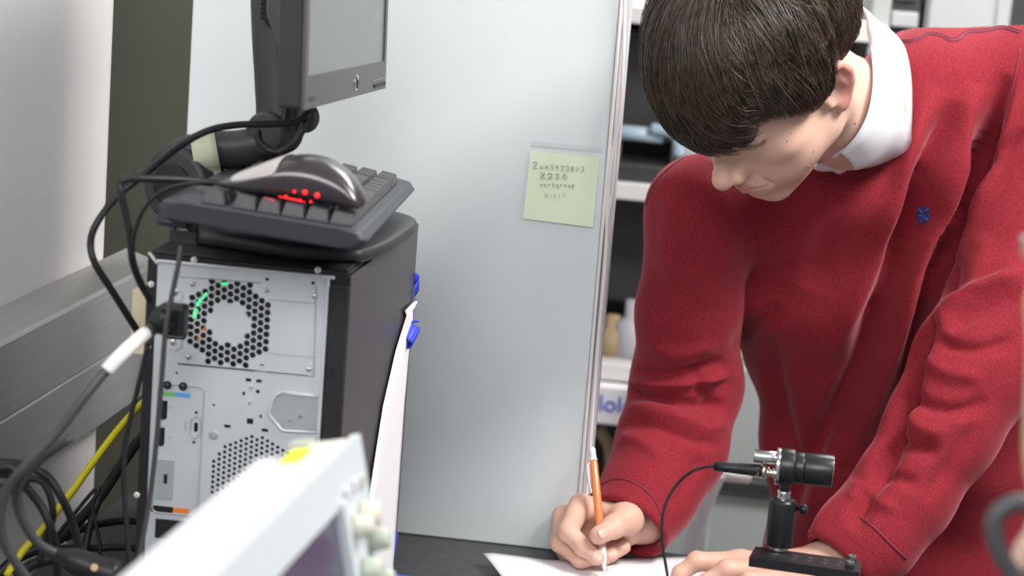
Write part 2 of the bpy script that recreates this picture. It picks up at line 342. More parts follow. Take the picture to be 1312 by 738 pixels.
# input/output shield with its ports
g = G().prism([tuple(PY(*p, TY0+.0002)) for p in rr(203, 491, 262, 656, 7)], (0, .0003, 0))
io = [PY(*p, TY0) for p in rr(203, 491, 262, 656, 7)]; ring('port_shield_rim', rr(203, 491, 262, 656, 7), .0007, 'zinc_dark')
def block(name, px0, py0, px1, py1, m, dep=.002, off=.0005, bev=0., sh=.095, sv=-.05):
    pts = [(px0, py0), (px1, py0+(px1-px0)*sh), (px1+(py1-py0)*sv, py1+(px1-px0)*sh), (px0+(py1-py0)*sv, py1)]
    return G().prism([tuple(PY(*p, TY0+off)) for p in pts], (0, -dep, 0)).obj(name, M[m], pc, bevel=bev)
for px, py in ((215, 493), (235, 494.6)):
    j = G().lathe([(0, .0036), (.0022, .0036), (.0025, .0030), (.0025, .0018), (.0005, .0018)], PY(px, py, TY0+.001), (0, -1, 0), 18).obj('audio_jack', M['black_plastic'], pc, True)
block('green_audio_label', 208.5, 501, 224, 507, 'green_label', .0003); block('blue_audio_label', 224.3, 502.4, 244, 508, 'cyan_label', .0003)
block('display_port', 207.3, 513, 213.3, 537, 'anodised', .0012, .0015); block('display_port', 204, 547.5, 210, 571, 'anodised', .0012, .0015)
for py in (521, 560): block('port_symbol', 217-(py-521)*.05, py, 221-(py-521)*.05, py+2, 'zinc_dark', .0002)
block('port_symbol', 237, 540, 239, 551, 'zinc_dark', .0002)
ring('serial_port_rim', [(251, 533), (257, 538), (256.5, 556), (250, 562), (244, 557), (244.5, 539)], .0006, 'zinc_dark')
block('lower_port_plate', 201.5, 588, 223.5, 638, 'zinc_dark', .0008, .0003); block('lock_port', 210.5, 607, 215, 619, 'anodised', .0010, .0003)
G().lathe([(0, .0042), (.0008, .0042), (.001, .003)], PY(274, 557, TY0+.001), (0, -1, 0), 20).obj('embossed_disc', M['zinc_dark'], pc, True)
block('black_label', 194, 647, 222, 655, 'anodised', .0004); block('orange_label', 222, 650, 242, 656.5, 'orange_label', .0004)
for k in range(4): block('slot_cover', 200, 664+k*32, 410, 688+k*32, 'zinc_dark' if k else 'black_plastic', .0014, .0008)
# screws
for px, py, r, m in ((249, 333, .0028, 'white_plastic'), (407.5, 346, .0028, 'white_plastic'), (194, 364, .0027, 'white_plastic'), (190, 444, .0026, 'white_plastic'), (175.5, 634, .0026, 'white_plastic'), (195, 383, .0026, 'dark_plastic'),
                 (246.5, 363.5, .0021, 'nickel'), (342, 372, .0017, 'nickel'), (403, 379, .0023, 'chrome'), (241.5, 457, .0023, 'nickel'), (336, 466, .0017, 'nickel'), (396, 473, .0023, 'chrome'), (225, 374, .0030, 'chrome'), (222, 438, .0030, 'chrome'), (320, 515, .0015, 'chrome'), (322, 496, .0012, 'chrome')):
    s = G().lathe([(0, r), (.0012, r), (.0018, r*.7), (.0018, 0)], PY(px, py, TY0-.0002), (0, -1, 0), 14).obj('screw', M[m], pc, True)
    p = PY(px, py, TY0-.002); G().tube([p+[-r*.5, -.0001, 0], p+[r*.5, -.0001, 0]], .0003, 4).tube([p+[0, -.0001, -r*.5], p+[0, -.0001, r*.5]], .0003, 4).obj('screw_recess', M['zinc_dark'], s)
# power inlet
ring('inlet_rim', rr(212, 388, 239, 432, 5, sv=-.03), .0010, 'black_plastic')
block('power_inlet', 213, 389, 238, 429, 'black_plastic', .003, .001, .001)
G().prism([tuple(PY(*p, TY0-.0001)) for p in ((214, 371), (220, 366), (230, 370), (234, 378), (233, 384), (214, 384))], (0, -.0008, 0)).obj('inlet_bracket', M['zinc'], pc)
G().prism([tuple(PY(*p, TY0-.0001)) for p in ((213, 434), (233, 435), (232, 444), (226, 449), (216, 446))], (0, -.0008, 0)).obj('inlet_bracket', M['zinc'], pc)

# ================================================================ PAPER AND TAPE AT THE TOWER'S FRONT
rows = []; L = [(531, 386), (518, 398), (521, 404), (507, 450), (491, 520), (480, 590), (471, 650), (466, 740), (462, 830)]; Rr = [(532, 386), (528.5, 398), (528, 404), (524, 450), (518, 520), (513, 590), (509, 650), (503, 740), (497, 830)]
for a, b in zip(L, Rr):
    A, B = PX(*a, TX1+.0045), PD(*b, 1.985); A[2] = max(A[2], DZ+.001); B[2] = max(B[2], DZ+.001)
    Mi = (A+B)/2+np.array([.006, 0, 0])
    rows.append([A*(1-t)**2+2*Mi*t*(1-t)+B*t*t for t in np.linspace(0, 1, 8)])
tag(G().sheet(rows).obj('paper_sheet', M['paper'], None, True, solid=.0002), 'white paper sheet taped by the front of the black tower, hanging down', 'paper')
def curl(name, pts, w, wid, label):
    """curled tape strip: spine points, width vector"""
    sp = spline(pts, 6); rows = [[p-np.array(wid)*w/2, p, p+np.array(wid)*w/2] for p in sp]
    return tag(G().sheet(rows).obj(name, M['blue_tape'], None, True, solid=.00025), label, 'tape')
curl('blue_tape', [PD(*q) for q in ((530, 360, 1.985), (533, 357, 1.985), (537, 362, 1.99), (535, 368, 1.99), (531, 374, 1.985), (530.5, 382, 1.985))], .013, (0, .25, -.97), 'blue tape scrap at the upper front corner of the black tower')
tag(G().tube([PD(532, 372, 1.98), PD(530.5, 392, 1.98), PD(530, 408, 1.98)], .0009, 4, flat=.4).obj('blue_tape_strand', M['blue_tape']), 'thin blue tape strand hanging between the two tape scraps', 'tape')
g = G(); c0, c1 = PD(530, 422, 1.96), PD(520, 440, 1.94); ax = c1-c0; L_ = np.linalg.norm(ax); ax /= L_
u = np.cross(ax, [0, 1, 0]); u /= np.linalg.norm(u); w_ = np.cross(ax, u)
rows = [[c0+ax*L_*t+(.0055+.0010*(a/6))*(math.cos(a)*u+math.sin(a)*w_) for t in np.linspace(0, 1, 4)] for a in np.linspace(0, 7.2, 22)]
tag(g.sheet(rows).sheet([[PD(524, 417, 1.96)+np.array([0, 0, dz]) for dz in (0, .002)], [PD(530, 412.5, 1.96)+np.array([0, 0, dz]) for dz in (-.001, .002)], [PD(537, 411.5, 1.96)+np.array([0, 0, dz]) for dz in (-.001, .001)]]).obj('rolled_blue_tape', M['blue_tape'], None, True, solid=.0003), 'rolled-up blue tape curl on the paper at the tower front', 'tape')
curl('desk_tape_piece', [PD(*q) for q in ((507.5, 682, 2.0), (507, 690, 2.0), (505.5, 700, 1.995), (504, 712, 1.99))], .010, (.2, 1, 0), 'blue tape piece at the right edge of the hanging paper, low down')
a, b = PZ(508, 736.5, DZ+.001), PZ(560, 742, DZ+.001)
tag(G().prism([a, b, b+[-.005, -.06, 0], a+[-.005, -.06, 0]], (0, 0, .0006)).obj('blue_folder', M['blue_mark']), 'blue folder edge lying on the black desk beside the hanging paper', 'folder')
G().box((-.4985, 1.612, 1.062), (-.4828, 1.70, 1.118)).obj('cream_pad', M['cream_board'], pc, bevel=.001)

# ================================================================ MONITOR STAND SLAB + MONITOR
mon = thing('monitor', 'black flat monitor on a folded stand on top of the computer tower', 'monitor', (-.39, 1.80, TZ1))
# base plate: round-cornered slab, right end overhanging
sl = []
for q in ((240, 290), (262, 286), (330, 275), (420, 265), (505, 272), (531, 279), (533, 286), (522, 296), (497, 312), (470, 321), (448, 322), (380, 318), (300, 306), (252, 299)): sl.append(PZ(*q, TZ1+.012))
cen = np.mean(sl, axis=0); rings = []
sp = spline(sl+[sl[0]], 5)[:-1]
for k, z in ((.955, TZ1+.0015), (.99, TZ1+.004), (1., TZ1+.009), (.985, TZ1+.0125), (.93, TZ1+.0145)):
    rings.append([np.array([*(cen[:2]+(p[:2]-cen[:2])*k), z]) for p in sp])
n = len(sp); v = [p for r in rings for p in r]; f = [(i*n+j, i*n+(j+1) % n, (i+1)*n+(j+1) % n, (i+1)*n+j) for i in range(4) for j in range(n)]+[tuple(range(n))[::-1], tuple(4*n+j for j in range(n))]
G().add(v, f).obj('base_plate', M['dark_plastic'], mon, True, bevel=.0006)
# rear hinge drum and foot
G().lathe([(-.020, .0), (-.020, .030), (-.017, .034), (.017, .034), (.020, .030), (.020, 0)], PD(238, 236, 1.80), (.35, 1, 0), 40).obj('hinge_drum', M['dark_plastic'], mon, True, bevel=.0005)
G().lathe([(-.0215, .020), (-.022, .018), (-.022, 0)], PD(238, 236, 1.80), (.35, 1, 0), 30).obj('hinge_cap', M['black_plastic'], mon, True)
G().prism([PD(*q, 1.79) for q in ((196, 288), (204, 268), (255, 262), (262, 292), (250, 298))], (0, .05, 0)).obj('foot', M['dark_plastic'], mon, bevel=.004)
# folded arm
def slab_tube(pts, r, flat, name, m, n=16): return G().tube(spline(pts, 6), r, n, flat=flat).obj(name, M[m], mon, True)
arm = [(218, 222), (232, 203), (262, 193), (300, 192), (330, 187), (352, 178)]
slab_tube([PD(*q, 1.80) for q in arm], .0155, 1.15, 'arm', 'dark_plastic')
G().lathe([(-.021, 0), (-.021, .017), (-.018, .020), (.018, .020), (.021, .017), (.021, 0)], PD(352, 170, 1.80), (.25, 1, 0), 32).obj('elbow_joint', M['dark_plastic'], mon, True, bevel=.0005)
nk = [(352, 172), (357, 150), (355, 100), (352, 50), (350, 0), (348, -60), (350, -120)]
slab_tube([PD(*q, 1.80) for q in nk], [.0175]*37, 1.2, 'neck', 'dark_plastic')
slab_tube([PD(*q, 1.776) for q in ((363, 160), (366, 130), (365, 90), (364, 40), (362, 0), (361, -60))], .0028, 1, 'cable_channel', 'black_plastic')
G().lathe([(0, .0), (0, .011), (.018, .014), (.020, 0)], PD(381, 150, 1.79), (.2, 1, -.1), 24).obj('pivot_cover', M['dark_plastic'], mon, True)
# masking tape round the arm
rows = []
for i in range(13):
    t = i/12; y0, y1 = 172+(228-172)*t, 168+(224-168)*t; x0, x1 = 243+8*t, 274+10*t; dd = 1.783-.014*math.sin(math.pi*min(1, t*1.1+.02))**.6
    rows.append([PD(x0*(1-s)+x1*s, y0*(1-s)+y1*s, dd) for s in (0, .33, .66, 1)])
G().sheet(rows).obj('masking_tape_band', M['masking'], mon, True, solid=.0005)
# head: screen plane runs away from us
A = PD(388, 141, 1.60); B = PD(492, 113, 1.95); we = B-A; MW = np.linalg.norm(we); we /= MW
upm = np.array([0, 0, 1.])-we*we[2]; upm -= np.array([1., 0, 0])*.0; upm /= np.linalg.norm(upm); nm = np.cross(we, upm); nm /= np.linalg.norm(nm)
if nm[0] < 0: nm = -nm
upm = upm+nm*(-.035); upm /= np.linalg.norm(upm)
X = lambda p: A+we*p[0]+upm*p[1]+nm*p[2]        # (along, up, outward)
MH = .30
G().box((0, 0, -.022), (MW, MH, -.001), X).obj('shell', M['monitor_back'], mon, bevel=.003)
def xy(p): return X(p)
flat_plate('bezel', [(0, 0), (MW, 0), (MW, MH), (0, MH)], [[(.010, .0265), (MW-.010, .0265), (MW-.010, MH-.014), (.010, MH-.014)]], .003, xy, M['bezel'], mon)
G().box((.009, .0255, -.0012), (MW-.009, MH-.013, -.0004), X).obj('screen', M['screen'], mon)
g = G().add([X(p) for p in ((0.03, .03, -.022), (MW-.03, .03, -.022), (MW-.03, MH-.03, -.022), (.03, MH-.03, -.022), (.07, .07, -.050), (MW-.07, .07, -.050), (MW-.07, MH-.07, -.050), (.07, MH-.07, -.050))], [(0, 1, 5, 4), (1, 2, 6, 5), (2, 3, 7, 6), (3, 0, 4, 7), (4, 5, 6, 7), (0, 3, 2, 1)])
g.obj('back_cover', M['monitor_back'], mon, bevel=.006)
G().prism([PD(*q, 1.77) for q in ((331, -50), (331, 20), (338, 30), (362, 44), (364, -50))], (0, .05, 0)).obj('rear_vent_bulge', M['monitor_back'], mon, bevel=.006)
for k in range(11): G().tube([PD(334, 22-6*k, 1.765), PD(361, 30-6*k, 1.765)], .0016, 5).obj('vent_rib', M['black_plastic'], mon)
Lc = (MW*.585, .0125)
lg = G().lathe([(0, .0075), (.0012, .0075), (.0012, 0)], X((*Lc, .0010)), nm, 28).obj('round_badge', M['chrome'], mon)
G().tube([X((Lc[0]-.0028, Lc[1]+.0055, .0025)), X((Lc[0]-.0010, Lc[1]-.0030, .0025))], .0005, 4).tube([X((Lc[0]-.0020, Lc[1]+.001, .0025)), X((Lc[0]+.0, Lc[1]+.0015, .0025)), X((Lc[0]-.0, Lc[1]-.003, .0025))], .0005, 4).tube([X((Lc[0]+.0022, Lc[1]+.0025, .0025)), X((Lc[0]+.0012, Lc[1]-.0055, .0025))], .0005, 4).tube([X((Lc[0]+.0022, Lc[1]+.0025, .0025)), X((Lc[0]+.0045, Lc[1]+.002, .0025)), X((Lc[0]+.0035, Lc[1]-.002, .0025))], .0005, 4).obj('badge_letters', M['dark_plastic'], lg)
for k in range(5): G().box((MW-.062+k*.0115, .0035, .0012), (MW-.053+k*.0115, .0068, .0030), X).obj('button', M['black_plastic'], mon)
for k in range(5): G().box((MW-.058+k*.0115, .0098, .0012), (MW-.0565+k*.0115, .0110, .0018), X).obj('button_mark', M['shelf_grey'], mon)
G().box((.012, .006, .0012), (.038, .0095, .0017), X).obj('lettering', M['monitor_back'], mon)

# ================================================================ KEYBOARD
K0 = PD(466, 316, 1.53); K1 = PD(529, 247, 1.93); e1 = K1-K0; KL = np.linalg.norm(e1); e1 /= KL
Kb = PD(214, 266, 1.57)-K0; e2 = Kb-e1*(Kb@e1); KW = np.linalg.norm(e2); e2 /= KW; e3 = np.cross(e2, e1)
if e3[2] < 0: e3 = -e3
KX = lambda p: K0+e1*p[0]+e2*p[1]+e3*p[2]
kb = thing('keyboard', 'dark grey keyboard lying tilted on top of the computer tower', 'keyboard', K0)
kp = [(0, 0), (-.001, .0), (KL*0, KW), (KL, KW), (KL, 0)]
sec = [(-.002, .004), (.004, .0105), (.018, .0125), (KW-.012, .0125), (KW-.002, .010), (KW, .004), (KW-.004, -.004), (.012, -.005), (.002, -.002)]
g = G(); v = []; st = [(0, .93), (.004, 1), (KL-.004, 1), (KL, .93)]
for a, k in st: v += [KX((a, KW/2+(y-KW/2)*k, .004+(z-.004)*k)) for y, z in sec]
n = len(sec); f = [(i*n+j, i*n+(j+1) % n, (i+1)*n+(j+1) % n, (i+1)*n+j) for i in range(3) for j in range(n)]+[tuple(range(n))[::-1], tuple(3*n+j for j in range(n))]
g.add(v, f).obj('shell', M['key_face'], kb, bevel=.0012)
def keycap(a0, a1, b0, b1, h):
    v = [KX(p) for p in ((a0, b0, .0125), (a1, b0, .0125), (a1, b1, .0125), (a0, b1, .0125), (a0+.0025, b0+.0028, h), (a1-.0025, b0+.0028, h+.0), (a1-.0025, b1-.0022, h+.0012), (a0+.0025, b1-.0022, h+.0012))]
    return G().add(v, [(3, 2, 1, 0), (4, 5, 6, 7), (0, 1, 5, 4), (1, 2, 6, 5), (2, 3, 7, 6), (3, 0, 4, 7)]).obj('key', M['key'], kb, bevel=.0006)
rowsK = [(.021, [1.25, 1.25, 1.25, 5.8, 1.25, 1.25, 1.25, 1.5]), (.040, [2.2]+[1]*10+[2.6]), (.059, [1.7]+[1]*11+[2.2]), (.078, [1.5]+[1]*12+[1.5]), (.097, [1]*13+[2]), (.122, [1, -.6, 1, 1, 1, 1, -.4, 1, 1, 1, 1, -.4, 1, 1, 1, 1])]
U = (KL-.030)/19.2
for r, (b, ks) in enumerate(rowsK):
    a = .010
    for k in ks+([-.3, 1, 1, 1] if r not in () else []):
        if k > 0: keycap(a+.0004, a+k*U-.0004, b-.0089, b+.0092, .0205+.0004*r)
        a += abs(k)*U
for a in (.02, KL-.035): G().box((a, KW-.02, -.012), (a+.015, KW-.008, -.001), KX).obj('flip_foot', M['key_face'], kb)

# ================================================================ MOUSE
ms = thing('computer_mouse', 'black and silver optical mouse with red glow on the keyboard', 'mouse', PD(372, 268, 1.55))
prof = [(284, 232, 232+8), (292, 226, 245), (310, 219, 251), (330, 210, 255), (352, 202, 258), (372, 199.5, 261), (395, 203, 264), (420, 214, 268), (440, 230, 271), (453, 248, 271), (459, 262, 270)]
mv = []; nr = 20; cs = []
for px, t, b_ in prof:
    T, Bt = PD(px, t, 1.545), PD(px, b_, 1.545); c = (T+Bt)/2; hh = np.linalg.norm(T-Bt)/2
    kk = (px-284)/175; ww = .030*math.sin(math.pi*min(1, max(0, .12+.80*kk)))**.55
    cs.append((c, hh, ww))
up_ = e3
dep = np.array([.10, 1., 0]); dep /= np.linalg.norm(dep)
T_ = PD(459, 262, 1.545)-PD(284, 232, 1.545); T_ /= np.linalg.norm(T_); vup = np.cross(dep, T_); vup = -vup if vup[2] < 0 else vup
for c, hh, ww in cs:
    for j in range(nr):
        a = 2*math.pi*j/nr; s_, c_ = math.sin(a), math.cos(a)
        y = ww*np.sign(c_)*abs(c_)**.75; z = hh*(s_ if s_ > 0 else -abs(s_)**.5)
        mv.append(c+dep*(ww+y)+vup*z)
n = nr; k = len(cs); f = [(i*n+j, i*n+(j+1) % n, (i+1)*n+(j+1) % n, (i+1)*n+j) for i in range(k-1) for j in range(n)]+[tuple(range(n))[::-1], tuple((k-1)*n+j for j in range(n))]
top = G(); top.add(mv, f); o = top.obj('body', M['mouse_top'], ms, True, sub=1)
# silver button shell over the front half
gv = []; m_ = 9
for i in range(1, 5):
    c, hh, ww = cs[i]
    for a in np.linspace(math.radians(8), math.radians(172), m_):
        gv.append(c+dep*(ww-ww*1.02*np.sign(math.cos(a))*abs(math.cos(a))**.75)+vup*(hh*1.05*math.sin(a)+.0006))
G().add(gv, [(i*m_+j, i*m_+j+1, (i+1)*m_+j+1, (i+1)*m_+j) for i in range(3) for j in range(m_-1)]).obj('silver_button', M['mouse_grey'], ms, True, solid=.001, sub=1)
# red translucent window and its lit spots
def onm(px, py, off=-.0008): return PD(px, py, 1.5455)+dep*off
wv = [onm(*q, .001) for q in ((330, 246), (352, 243), (380, 240), (402, 242), (416, 248), (420, 258), (412, 266), (380, 262), (350, 257), (332, 252))]
for c_, r_ in (((390.5, 246.5), .0021), ((406, 250.5), .0022), ((377, 245.5), .0013), ((368, 261.5), .0017), ((384, 257), .0011), ((398, 258.5), .0011), ((366, 252), .0012)):
    G().lathe([(0, r_), (.0008, r_*.8), (.001, 0)], onm(*c_, .0004), -dep, 14).obj('red_light', M['red_led'], ms, True)
G().tube([onm(357, 251.5), onm(370, 254), onm(382, 256.5), onm(392, 259)], [.0007, .0012, .0011, .0004], 6, flat=.5).obj('red_light', M['red_led'], ms)
G().tube([onm(338, 254), onm(352, 257)], .0007, 6).obj('red_light', M['red_led'], ms)

# ================================================================ CABLES
def cable(name, label, pts, r, m, n=10, sub=7):
    return tag(G().tube(spline([PD(*q) for q in pts], sub), r, n).obj(name, M[m], None, True), label, 'cable')
cable('monitor_cable', 'thick black cable looping from the monitor arm down the left wall', [(392, 146, 1.74), (378, 156, 1.73), (345, 159, 1.72), (305, 160, 1.71), (268, 167, 1.70), (232, 186, 1.69), (190, 219, 1.67), (150, 252, 1.66), (124, 286, 1.65), (116, 312, 1.65), (122, 338, 1.65), (142, 370, 1.66), (166, 408, 1.68), (185, 440, 1.70), (196, 470, 1.72)], .0031, 'cable_black')
cable('monitor_lead', 'black lead looped under the monitor elbow joint', [(393, 143, 1.745), (388, 165, 1.74), (376, 185, 1.74), (362, 194, 1.745), (346, 193, 1.745), (333, 182, 1.75), (330, 168, 1.755)], .0034, 'cable_black')
cable('usb_cable', 'black cable bending sharply beside the stand, left of the keyboard', [(300, 240, 1.64), (262, 233, 1.62), (220, 230, 1.60), (180, 229, 1.585), (161, 230, 1.58), (154, 236, 1.58), (155, 248, 1.58), (161, 275, 1.585), (167, 305, 1.59), (170, 335, 1.60), (180, 362, 1.615), (194, 386, 1.63)], .0032, 'cable_black')
cable('mouse_cable', 'thin black mouse cable running from the silver mouse end', [(292, 239, 1.56), (270, 234, 1.555), (245, 235, 1.55), (218, 241, 1.555), (196, 254, 1.56), (180, 276, 1.57), (171, 305, 1.58), (169, 335, 1.60)], .0017, 'cable_black')
cw = thing('hanging_cable', 'thin grey cable with black plug hanging down in front of the computer rear', 'cable', PD(232, 312, 1.56))
G().tube(spline([PD(*q) for q in ((233, 308, 1.565), (229, 336, 1.565), (221, 375, 1.57), (212, 425, 1.575), (206, 500, 1.585), (199, 580, 1.60), (190, 650, 1.61), (177, 720, 1.615), (168, 770, 1.62))]), .0022, 8).obj('cord', M['cable_grey'], cw, True)
G().box((-.011, -.006, -.006), (.011, .006, .006), lambda p: PD(236, 303, 1.565)+np.array(p)).obj('plug', M['black_plastic'], cw, bevel=.0015)
G().box((-.009, -.005, -.010), (.009, .005, .008), lambda p: PD(239, 290, 1.565)+np.array(p)).obj('plug_body', M['black_plastic'], cw, bevel=.001)
G().box((-.004, -.0055, -.003), (.004, -.0045, .002), lambda p: PD(236, 296, 1.565)+np.array(p)).obj('metal_contact', M['chrome'], cw)
pw = thing('power_cable', 'thick grey power cable with white label plugged into the computer', 'cable', PD(190, 425, 1.58))
pts = spline([PD(*q) for q in ((198, 418, 1.585), (187, 426, 1.57), (160, 450, 1.55), (136, 475, 1.545), (108, 509, 1.54), (72, 556, 1.54), (34, 596, 1.54), (10, 625, 1.545), (0, 655, 1.55), (3, 690, 1.56), (18, 718, 1.57), (38, 745, 1.58))], 8)
G().tube(pts, .0040, 12).obj('cord', M['cable_grey'], pw, True)
lp = spline([PD(*q) for q in ((187, 426, 1.57), (160, 450, 1.55), (136, 475, 1.545))], 8)
G().tube(lp, .0056, 14, flat=1.).obj('white_label', M['white_plastic'], pw, True)
g = G().tube([PD(187, 427, 1.572), PD(196, 420, 1.582)], [.0045, .0062], 12).tube([PD(196, 420, 1.582), PD(206, 412, 1.588), PD(213, 406, 1.590)], [.0062, .0105, .0115], 14); g.obj('strain_relief', M['black_plastic'], pw, True)
G().box((-.0105, -.009, -.0125), (.0115, .010, .0125), lambda p: PD(221, 409, 1.600)+np.array(p)).obj('plug', M['black_plastic'], pw, bevel=.003)
cable('yellow_cable', 'yellow network cable running diagonally down behind the tower', [(196, 505, 1.93), (178, 521, 1.90), (150, 552, 1.86), (118, 594, 1.83), (96, 625, 1.80), (80, 645, 1.78), (55, 678, 1.76), (30, 705, 1.75), (8, 738, 1.74)], .0034, 'yellow_cable')
tangle = [
 ('arched black cable, outermost of the tangle left of the tower', [(-8, 592, 1.66), (20, 594, 1.66), (46, 602, 1.65), (64, 614, 1.65), (80, 640, 1.65), (93, 670, 1.66), (104, 712, 1.67), (108, 760, 1.68)], .0036, 'cable_black'),
 ('black cable curving inside the outermost arch of the tangle', [(-6, 606, 1.66), (32, 612, 1.66), (52, 616, 1.66), (63, 632, 1.66), (68, 655, 1.66), (66, 670, 1.665), (58, 690, 1.67), (50, 720, 1.67)], .0030, 'cable_black'),
 ('black cable with grey sheen low in the tangle by the wall', [(5, 600, 1.64), (28, 618, 1.64), (40, 632, 1.64), (54, 651, 1.64), (65, 676, 1.64), (72, 704, 1.65), (74, 750, 1.66)], .0036, 'cable_black'),
 ('thick black cable running diagonally up behind the tower', [(-10, 744, 1.78), (24, 714, 1.79), (72, 693, 1.80), (104, 664, 1.82), (130, 634, 1.84), (150, 604, 1.86), (172, 572, 1.88), (195, 548, 1.90)], .0052, 'cable_black'),
 ('grey cable forming the big loop at the lower left corner', [(92, 560, 1.56), (50, 590, 1.56), (26, 616, 1.56), (22, 642, 1.57), (32, 672, 1.58), (49, 696, 1.59), (72, 709, 1.60), (100, 718, 1.61)], .0040, 'cable_grey'),
 ('thin black cable with a tight hairpin bend in the tangle', [(60, 712, 1.75), (75, 684, 1.75), (98, 655, 1.75), (117, 632, 1.75), (125, 626, 1.75), (126, 631, 1.75), (119, 645, 1.75), (123, 672, 1.75), (128, 700, 1.75), (131, 745, 1.75)], .0018, 'cable_black'),
 ('black cable lying level behind the tangle, upper one', [(84, 690, 1.88), (101, 679, 1.88), (118, 673, 1.89), (140, 669, 1.90), (168, 667, 1.91), (200, 672, 1.92)], .0040, 'cable_black'),
 ('black cable lying level behind the tangle, lower one', [(66, 705, 1.83), (90, 702, 1.83), (120, 702, 1.84), (162, 701, 1.85), (200, 704, 1.86)], .0036, 'cable_black'),
 ('thin black cable hanging straight down left of the tower', [(190, 440, 1.63), (176, 500, 1.63), (165, 545, 1.63), (159, 585, 1.63), (160, 640, 1.63), (165, 715, 1.63), (168, 760, 1.63)], .0022, 'cable_black'),
 ('dark cable crossing from the diagonal cable down to the desk', [(128, 636, 1.80), (118, 665, 1.79), (110, 700, 1.78), (106, 745, 1.77)], .0036, 'cable_black'),
 ('black cable bunch at the left frame edge above the loop', [(-12, 605, 1.60), (10, 598, 1.60), (24, 606, 1.60), (30, 618, 1.60), (20, 626, 1.60), (-10, 628, 1.60)], .0048, 'cable_black'),
 ('black cable lying along the bottom of the tangle', [(20, 738, 1.70), (45, 722, 1.70), (75, 716, 1.70), (110, 722, 1.70), (150, 738, 1.70)], .0048, 'cable_black')]
for lb, p_, r_, m_2 in tangle: cable('loose_cable', lb, p_, r_, m_2)
pl = thing('black_plug', 'black moulded plug with a gold mark lying among the loose cables', 'plug', PD(105, 726, 1.60))
G().tube(spline([PD(70, 708, 1.60), PD(92, 717, 1.60), PD(120, 728, 1.60), (PD(150, 738, 1.60))], 5), [.004, .005, .006, .0075, .009, .010, .0105, .011, .011, .011, .011, .0115, .012, .012, .012, .012], 12).obj('body', M['black_plastic'], pl, True)
G().lathe([(0, .0030), (.0008, .003), (.0009, 0)], PD(121, 727, 1.588), -ray(121, 727), 10).obj('gold_mark', M['brown'], pl)

# ================================================================ OSCILLOSCOPE (blurred foreground)
O0 = PD(456, 556, 1.28); N_ = PZ(236, 772, O0[2]); wv_ = N_-O0; wv_[2] = 0; wv_ /= np.linalg.norm(wv_); nh = np.array([-wv_[1], wv_[0], 0.]); nh = nh if nh[0] > 0 else -nh
ta = math.radians(13); nv = nh*math.cos(ta)+np.array([0, 0, 1.])*math.sin(ta); uv = np.array([0, 0, 1.])*math.cos(ta)-nh*math.sin(ta)
SX = lambda p: O0+wv_*p[0]+uv*p[1]+nv*p[2]     # (along the front, up, outward)
sc = thing('oscilloscope', 'beige bench oscilloscope, out of focus in the foreground', 'oscilloscope', SX((.15, -.19, -.06)))
G().box((.0, -.178, -.040), (.345, -.001, -.002), SX).obj('front_frame', M['scope'], sc, bevel=.006, seg=3)
G().box((.006, -.176, -.068), (.339, -.006, -.0405), SX).obj('rear_housing', M['scope_grey'], sc, bevel=.006, seg=3)
fr = flat_plate('front_bezel', [(.0, -.178), (.345, -.178), (.345, -.0), (.0, -.0)], [[(.075, -.16), (.33, -.16), (.33, -.030), (.075, -.030)], ], .006, SX, M['scope_blue'], sc)
G().box((.076, -.159, -.0015), (.329, -.031, .0005), SX).obj('screen', M['scope_screen'], sc)
G().box((.066, -.17, .003), (.0745, -.026, .0065), SX).obj('screen_rib', M['scope_blue'], sc, bevel=.001)
for a, b, r, m in ((.030, -.046, .0085, 'knob_beige'), (.050, -.048, .0070, 'knob_beige'), (.018, -.066, .0075, 'knob_green'), (.045, -.078, .0085, 'knob_green'), (.022, -.092, .0075, 'knob_green'), (.046, -.112, .0080, 'knob_beige'), (.020, -.122, .0075, 'knob_green'), (.032, -.145, .0085, 'knob_green')):
    k = G().lathe([(0, r), (.004, r), (.012, r*.85), (.013, r*.6), (.013, 0)], SX((a, b, .003)), nv, 18).obj('knob', M[m], sc, True)
for a, b in ((.012, -.030), (.030, -.028), (.050, -.028)): G().box((a, b, .003), (a+.012, b+.007, .006), SX).obj('button', M['knob_green' if a < .02 else 'scope_grey'], sc, bevel=.0008)
G().box((.030, -.001, -.034), (.058, .0008, -.022), SX).obj('yellow_sticker', M['yellow_label'], sc)
G().box((.008, -.001, -.039), (.022, .0022, -.026), SX).obj('dark_vent', M['knob_green'], sc)
for a in (.02, .30): G().box((a, -.195, -.030), (a+.03, -.177, -.012), SX).obj('foot', M['scope_grey'], sc)
zb = min(SX((a, -.195, c))[2] for a in (0, .345) for c in (-.03, -.012))
ps = thing('bench_power_supply', 'grey bench instrument chassis under the oscilloscope', 'instrument', (SX((.17, -.18, -.04))[0], SX((.17, -.18, -.04))[1], DZ))
PXX = lambda p: np.array([O0[0], O0[1], 0])+wv_*p[0]+nh*p[1]+np.array([0, 0, p[2]])
G().box((-.01, -.16, DZ+.008), (.355, .075, zb-.001), PXX).obj('chassis', M['scope_grey'], ps, bevel=.004)
for a in (.02, .32):
    for b in (-.14, .055): G().box((a, b, DZ), (a+.02, b-.02, DZ+.0085), PXX).obj('foot', M['black_plastic'], ps)

